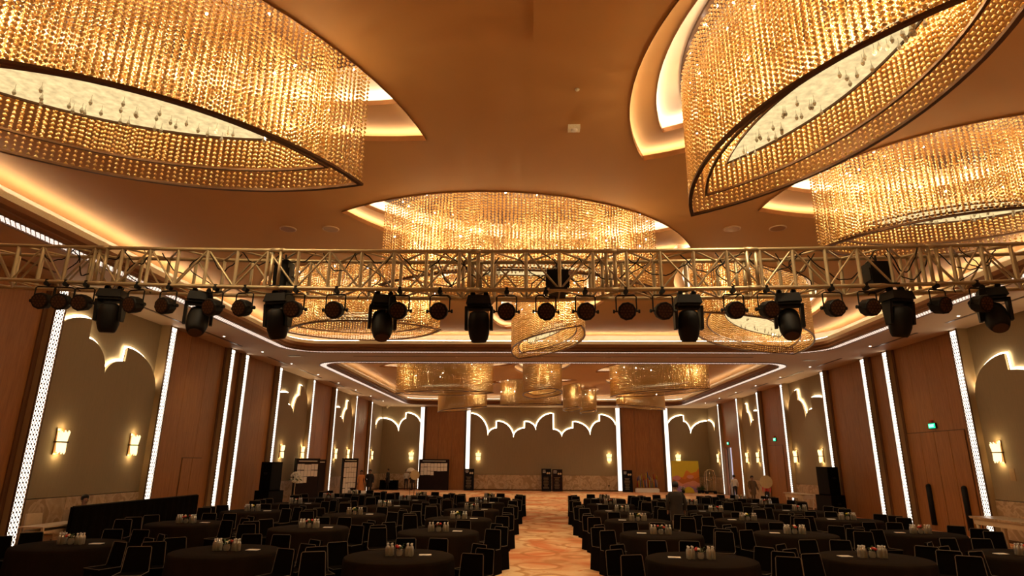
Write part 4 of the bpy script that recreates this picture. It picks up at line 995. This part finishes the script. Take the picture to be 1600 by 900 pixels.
# standing banners
def banner(label, x, y, w_, h_, mat, seed, rz=0):
    T = thing('standing_banner', label, 'banner', (x, y, 0), rz, None); R_ = random.Random(seed)
    m = MB(); m.box((0, 0, h_ / 2), (w_, .07, h_)); m.build('panel', mat, T)
    m = MB(); m.box((0, .08, .03), (w_ * .9, .4, .06)); m.build('foot', 'gear', T)
    m = MB()
    for k in range(11): ww = w_ * R_.uniform(.35, .62); m.box((-.04 * w_, -.037, h_ * (.12 + .05 * k)), (ww, .004, .025))
    m.build('text_lines', 'khaki', T)
    m = MB()
    for k in range(3): ww = w_ * R_.uniform(.25, .4); m.box((-w_ * .22, -.037, h_ * (.93 - .05 * k)), (ww, .004, .03))
    m.build('heading_lines', 'white', T)
    for k in range(2): m = MB(); m.cyl((w_ * (.12 + .2 * k), -.034, h_ * .80), (w_ * (.12 + .2 * k), -.040, h_ * .80), .08, n=14); m.build('portrait_disc', 'beige', T)
banner('dark standing banner against the back wall, left of centre bay', -5.35, 53.1, .82, 1.72, 'navy', 1)
banner('dark green standing banner in the centre of the back wall, left of the pair', 1.07, 53.1, .80, 1.78, 'navy', 2)
banner('dark brown standing banner in the centre of the back wall, right of the pair', 1.98, 53.1, .84, 1.74, 'board', 3)
banner('dark standing banner beside the flags on the back wall', 7.75, 53.1, .82, 1.72, 'navy', 4)
# flags
T = thing('white_plinth', 'white plinth holding the row of small flags', 'plinth', (9.3, 52.95, 0)); m = MB(); m.box((0, 0, .14), (1.9, .5, .28)); m.build('block', 'white', T); m = MB(); m.box((0, 0, .30), (1.8, .3, .04)); m.build('socket_rail', 'white', T)
FC = [(.55, .02, .02), (.02, .06, .30), (.02, .22, .06), (.75, .60, .03), (.6, .6, .58), (.75, .20, .02), (.03, .18, .40)]
for i, c in enumerate(FC): M[f'flag{i}'] = plain(f'flag_cloth_{i}', tuple(v * .65 for v in c), .8, 0, .1, 10)
CN = ['red', 'dark blue', 'green', 'yellow', 'white', 'orange', 'light blue']
for k in range(14):
    x = 8.5 + k * .122; h = random.Random(k * 3 + 1).uniform(1.15, 1.68); a, b = k * 3 % 7, (k * 5 + 1) % 7
    if a == b: b = (b + 1) % 7
    T = thing('flag', f'small furled {CN[a]} and {CN[b]} flag, {ORD[k]} from left on the plinth', 'flag', (x, 52.95 + .05 * (k % 2), .32), 0, 'row of small flags')
    m = MB(); m.cyl((0, 0, 0), (0, 0, h - .28), .008, n=6); m.cyl((0, 0, h - .28), (0, 0, h - .2), .012, .002, 6); m.build('pole', 'chrome', T)
    for z0, z1, c in ((.10, .5 * h, a), (.5 * h, h - .32, b)):
        m = MB(); n = 5; v = []
        for z, wd_ in ((z0, .11), ((z0 + z1) / 2, .09), (z1, .035)):
            for j in range(n + 1): v.append((.008 + wd_ * j / n * .6, .03 * sin(j * 2.2 + k) * (wd_ / .1) - .012, z + .04 * j / n * -1))
        f = [(i * 6 + j, i * 6 + j + 1, (i + 1) * 6 + j + 1, (i + 1) * 6 + j) for i in range(2) for j in range(n)]
        m.add(v, f); o = m.build('cloth', f'flag{c}', T, True); sm = o.modifiers.new('t', 'SOLIDIFY'); sm.thickness = .012
# art backdrop: yellow board with wavy bands
T = thing('painted_backdrop', 'square yellow backdrop panel with wavy orange, peach and lilac bands', 'backdrop', (12.5, 53.0, 0))
AW, AH = 2.2, 2.5
m = MB(); m.box((0, 0, AH / 2), (AW, .08, AH)); m.build('panel', 'yellow', T)
for nm, c in (('peach', (.85, .36, .22)), ('burnt', (.62, .17, .03)), ('lilac', (.45, .26, .48)), ('orange', (.80, .26, .03)), ('rose', (.75, .30, .26))): M['a_' + nm] = plain('paint_' + nm, c, .7, 0, .05, 5)
waves = [('a_orange', [(-1.1, 1.25), (-.7, 1.35), (-.3, 1.2), (.1, 1.75), (.45, 1.55), (.8, 1.62), (1.1, 1.9)]), ('a_burnt', [(-1.1, 1.0), (-.6, 1.2), (-.1, 1.05), (.3, 1.35), (.7, 1.1), (1.1, 1.25)]), ('a_peach', [(-1.1, .8), (-.75, .95), (-.3, .7), (.2, .85), (.6, .95), (1.1, .75)]), ('a_rose', [(-1.1, .62), (-.5, .5), (0, .72), (.5, .55), (1.1, .6)]), ('a_lilac', [(-1.1, .35), (-.6, .55), (-.2, .4), (.3, .5), (.8, .38), (1.1, .42)])]
for k, (mt, P) in enumerate(waves):
    pts = []
    for i in range(len(P) - 1):
        for j in range(8): t = j / 8; u_ = (1 - cos(pi * t)) / 2; pts.append((P[i][0] + (P[i + 1][0] - P[i][0]) * t, P[i][1] + (P[i + 1][1] - P[i][1]) * u_))
    pts.append(P[-1]); poly = [(p[0], p[1]) for p in pts] + [(AW / 2, .03), (-AW / 2, .03)]; y0 = -.042 - .006 * k
    m = MB(); n = len(poly); m.add([(p[0], y0, p[1]) for p in poly] + [(p[0], y0 - .006, p[1]) for p in poly], [tuple(range(n)), tuple(range(2 * n - 1, n - 1, -1))] + [(q, n + q, n + (q + 1) % n, (q + 1) % n) for q in range(n)]); m.build('painted_band', mt, T)
for x, z, rx, mt in ((-.75, 1.15, .32, 'a_rose'), (.35, 1.25, .28, 'a_peach')):
    m = MB(); P = [(x + rx * cos(t * pi / 12), z + rx * .55 * sin(t * pi / 12)) for t in range(24)]; n = 24; m.add([(p[0], -.076, p[1]) for p in P] + [(p[0], -.084, p[1]) for p in P], [tuple(range(n)), tuple(range(2 * n - 1, n - 1, -1))] + [(q, n + q, n + (q + 1) % n, (q + 1) % n) for q in range(n)]); m.build('painted_oval', mt, T)
m = MB(); P = [(.15 + .45 * cos(pi * t / 16), .02 + .45 * sin(pi * t / 16)) for t in range(17)]; n = 17; m.add([(p[0], -.15, p[1]) for p in P] + [(p[0], -.19, p[1]) for p in P], [tuple(range(n)), tuple(range(2 * n - 1, n - 1, -1))] + [(q, n + q, n + (q + 1) % n, (q + 1) % n) for q in range(n)]); tag(m.build('half_disc_cutout', 'yellow', None, False, (12.5, 53.0, 0)), 'yellow half-disc standing in front of the wavy backdrop', 'cutout')
def plant(label, x, y, r, fl=None):
    T = thing('potted_plant', label, 'plant', (x, y, 0)); m = MB(); m.lathe([(.11, 0), (.15, .22), (.14, .22)], 12); m.build('pot', 'gear', T, True)
    R_ = random.Random(int(x * 10)); m = MB()
    for j in range(60):
        t = R_.uniform(0, 6.28); e = R_.uniform(.1, 1.4); L1 = r * R_.uniform(.6, 1); a, b, c = cos(t) * cos(e), sin(t) * cos(e), sin(e); w_ = .03
        m.add([(a * .04, b * .04, .22), (a * L1 * .6 - b * w_, b * L1 * .6 + a * w_, .22 + c * L1 * .7), (a * L1, b * L1, .22 + c * L1), (a * L1 * .6 + b * w_, b * L1 * .6 - a * w_, .22 + c * L1 * .7)], [(0, 1, 2, 3)])
    m.build('foliage', 'leafg', T)
    if fl:
        m = MB()
        for j in range(7): m.ball((R_.uniform(-.15, .15), R_.uniform(-.15, 0), .22 + R_.uniform(.1, .3)), .04, 6, 4)
        m.build('blooms', fl, T, True, kind='stuff')
plant('green potted plant with pale blooms at the left foot of the wavy backdrop', 12.05, 52.2, .35, 'petal')
plant('dark leafy potted plant at the right foot of the wavy backdrop', 13.35, 52.3, .45)
plant('dark leafy potted plant behind the luggage trolley', 13.75, 52.8, .5)
# luggage trolley
T = thing('luggage_trolley', 'shiny birdcage luggage trolley beside the wavy backdrop', 'trolley', (14.05, 51.5, 0), .1)
m = MB(); rbox(m, 0, 0, .16, .22, .85, .5, .85, .5, .06); m.build('deck', 'gear', T)
for sx in (-1, 1):
    for sy in (-1, 1):
        m = MB(); m.tube([(sx * .36, sy * .2, .22), (sx * .36, sy * .2, 1.45), (sx * .30, sy * .16, 1.68), (sx * .14, sy * .07, 1.82), (0, 0, 1.86)], .018, 8); m.build('bow', 'chrome', T, True)
        m = MB(); m.cyl((sx * .34, sy * .18 - .02, .08), (sx * .34, sy * .18 + .02, .08), .078, n=14); m.build('wheel', 'gear', T)
m = MB(); m.cyl((-.36, -.2, 1.05), (.36, -.2, 1.05), .012); m.cyl((-.36, .2, 1.05), (.36, .2, 1.05), .012); m.cyl((0, -.2, 1.05), (0, .2, 1.05), .012); m.cyl((0, 0, .2), (0, 0, 1.86), .010); m.build('hanging_rail', 'chrome', T, True)
# disc stands
def disc_stand(label, x, y, z, r, mat, dome=False):
    T = thing('disc_stand', label, 'stand', (x, y, 0)); m = MB(); m.lathe([(.2, 0), (.2, .02), (.03, .05)], 20); m.build('base', 'gear', T); m = MB(); m.cyl((0, 0, .04), (0, 0, z), .018, n=8); m.build('pole', 'gear', T)
    m = MB(); m.cyl((0, -.03, z), (0, .0, z), r, n=28); m.build('disc', mat, T)
disc_stand('round cream disc on a thin pole between the far left tables', -7.55, 40.5, 1.45, .30, 'disc'); disc_stand('round cream disc on a thin pole near the right wall', 12.6, 35.2, 1.38, .34, 'disc')
T = thing('umbrella_lamp', 'pale dome-shaped lamp on a pole just behind the left disc', 'lamp', (-8.15, 42.2, 0)); m = MB(); m.lathe([(.18, 0), (.18, .02), (.02, .05)], 16); m.build('base', 'gear', T); m = MB(); m.cyl((0, 0, .03), (0, 0, 1.7), .015); m.build('pole', 'gear', T); m = MB(); m.lathe([(.30, 1.62), (.27, 1.74), (.16, 1.84), (.01, 1.88)], 20); m.build('shade', 'petal', T, True)
# flower stand
T = thing('flower_stand', 'tall slender stand topped with a ball of pale flowers beside left speaker stack', 'flower stand', (-11.35, 30.2, 0)); m = MB(); m.lathe([(.17, 0), (.17, .02), (.03, .05)], 16); m.build('base', 'chrome', T); m = MB(); m.cyl((0, 0, .04), (0, 0, 1.35), .02); m.build('stem', 'chrome', T)
m = MB(); R_ = random.Random(5)
for j in range(46): t = R_.uniform(0, 6.28); e = R_.uniform(-1.2, 1.5); m.ball((.2 * cos(t) * cos(e), .2 * sin(t) * cos(e), 1.5 + .22 * sin(e)), .055, 6, 4)
m.build('blooms', 'petal', T, True, kind='stuff')
m = MB()
for j in range(20): t = j * .9; m.add([(.1 * cos(t), .1 * sin(t), 1.45), (.26 * cos(t) - .03 * sin(t), .26 * sin(t) + .03 * cos(t), 1.42), (.34 * cos(t), .34 * sin(t), 1.34), (.26 * cos(t) + .03 * sin(t), .26 * sin(t) - .03 * cos(t), 1.40)], [(0, 1, 2, 3)])
m.build('foliage', 'leafg', T)
# black clothed table at back left, white box by left wall
T = thing('draped_table', 'small table under a black cloth in the back left corner', 'table', (-12.0, 53.0, 0)); m = MB(); rbox(m, 0, 0, .005, .75, 1.5, .6, 1.45, .56, .04); m.build('cloth', 'black', T); m = MB(); m.box((.0, 0, .77), (.5, .3, .05)); m.build('tray', 'white', T)
T = thing('white_box', 'low white box standing at the feet of the orange dress', 'box', (-11.2, 41.3, 0)); m = MB(); m.box((0, 0, .2), (1.05, .4, .4)); m.build('body', 'white', T); m = MB(); m.box((0, 0, .41), (1.09, .44, .03)); m.build('lid', 'white', T)
# marble consoles right
for lb, x, y, w_, l_, h_ in (('white marble-topped console against the right wall, near the disc stand', 13.6, 33.5, .7, 2.4, .88), ('large marble-topped console at the right edge, below the first sconce', 13.55, 18.4, 1.0, 3.2, .86)):
    T = thing('console_table', lb, 'table', (x, y, 0)); m = MB(); rbox(m, 0, 0, h_ - .06, h_, w_, l_, w_ + .04, l_ + .04, .10, 4); m.build('top', 'marble', T)
    m = MB(); rbox(m, 0, 0, h_ - .22, h_ - .06, w_ - .12, l_ - .2, w_ - .1, l_ - .16, .05); m.build('apron', 'beige', T)
    for sx in (-1, 1):
        for sy in (-1, 1): m = MB(); m.lathe([(.05, 0), (.03, .04), (.035, h_ * .5), (.055, h_ - .22)], 10, (sx * (w_ / 2 - .12), sy * (l_ / 2 - .2), 0)); m.build('leg', 'beige', T, True)
T = thing('wall_notice', 'small pale notice plate below the first right wall sconce', 'sign', TF('right')(20.3, 2.05, .17), -pi / 2); m = MB(); m.box((0, -.006, 0), (.22, .012, .36)); m.build('plate', 'returnm', T)
for k, (wl_, s, z, lb) in enumerate([('back', -6.0 + .9, .35, 'small dark wall outlet low on the back wall by the left banner'), ('back', 6.3, .45, 'small dark wall outlet low on the back wall by the right light column')]):
    x, y, z_ = TF(wl_)(s, z, .20); m = MB(); m.box((x, y - .006, z_), (.14, .012, .09)); tag(m.build('wall_outlet', 'gear'), lb, 'outlet')
T = thing('security_camera', 'small pale camera fitting high in the back left corner', 'camera', (-12.55, 53.05, 6.735)); m = MB(); m.box((0, .1, .12), (.12, .35, .05)); m.build('bracket', 'lip', T); m = MB(); m.ball((0, -.03, 0), .1, 12, 8); m.build('dome', 'lip', T, True)
m = MB(); m.box((0, .25, .12), (.16, .78, .04)); m.build('wall_arm', 'lip', T)
# loose cables
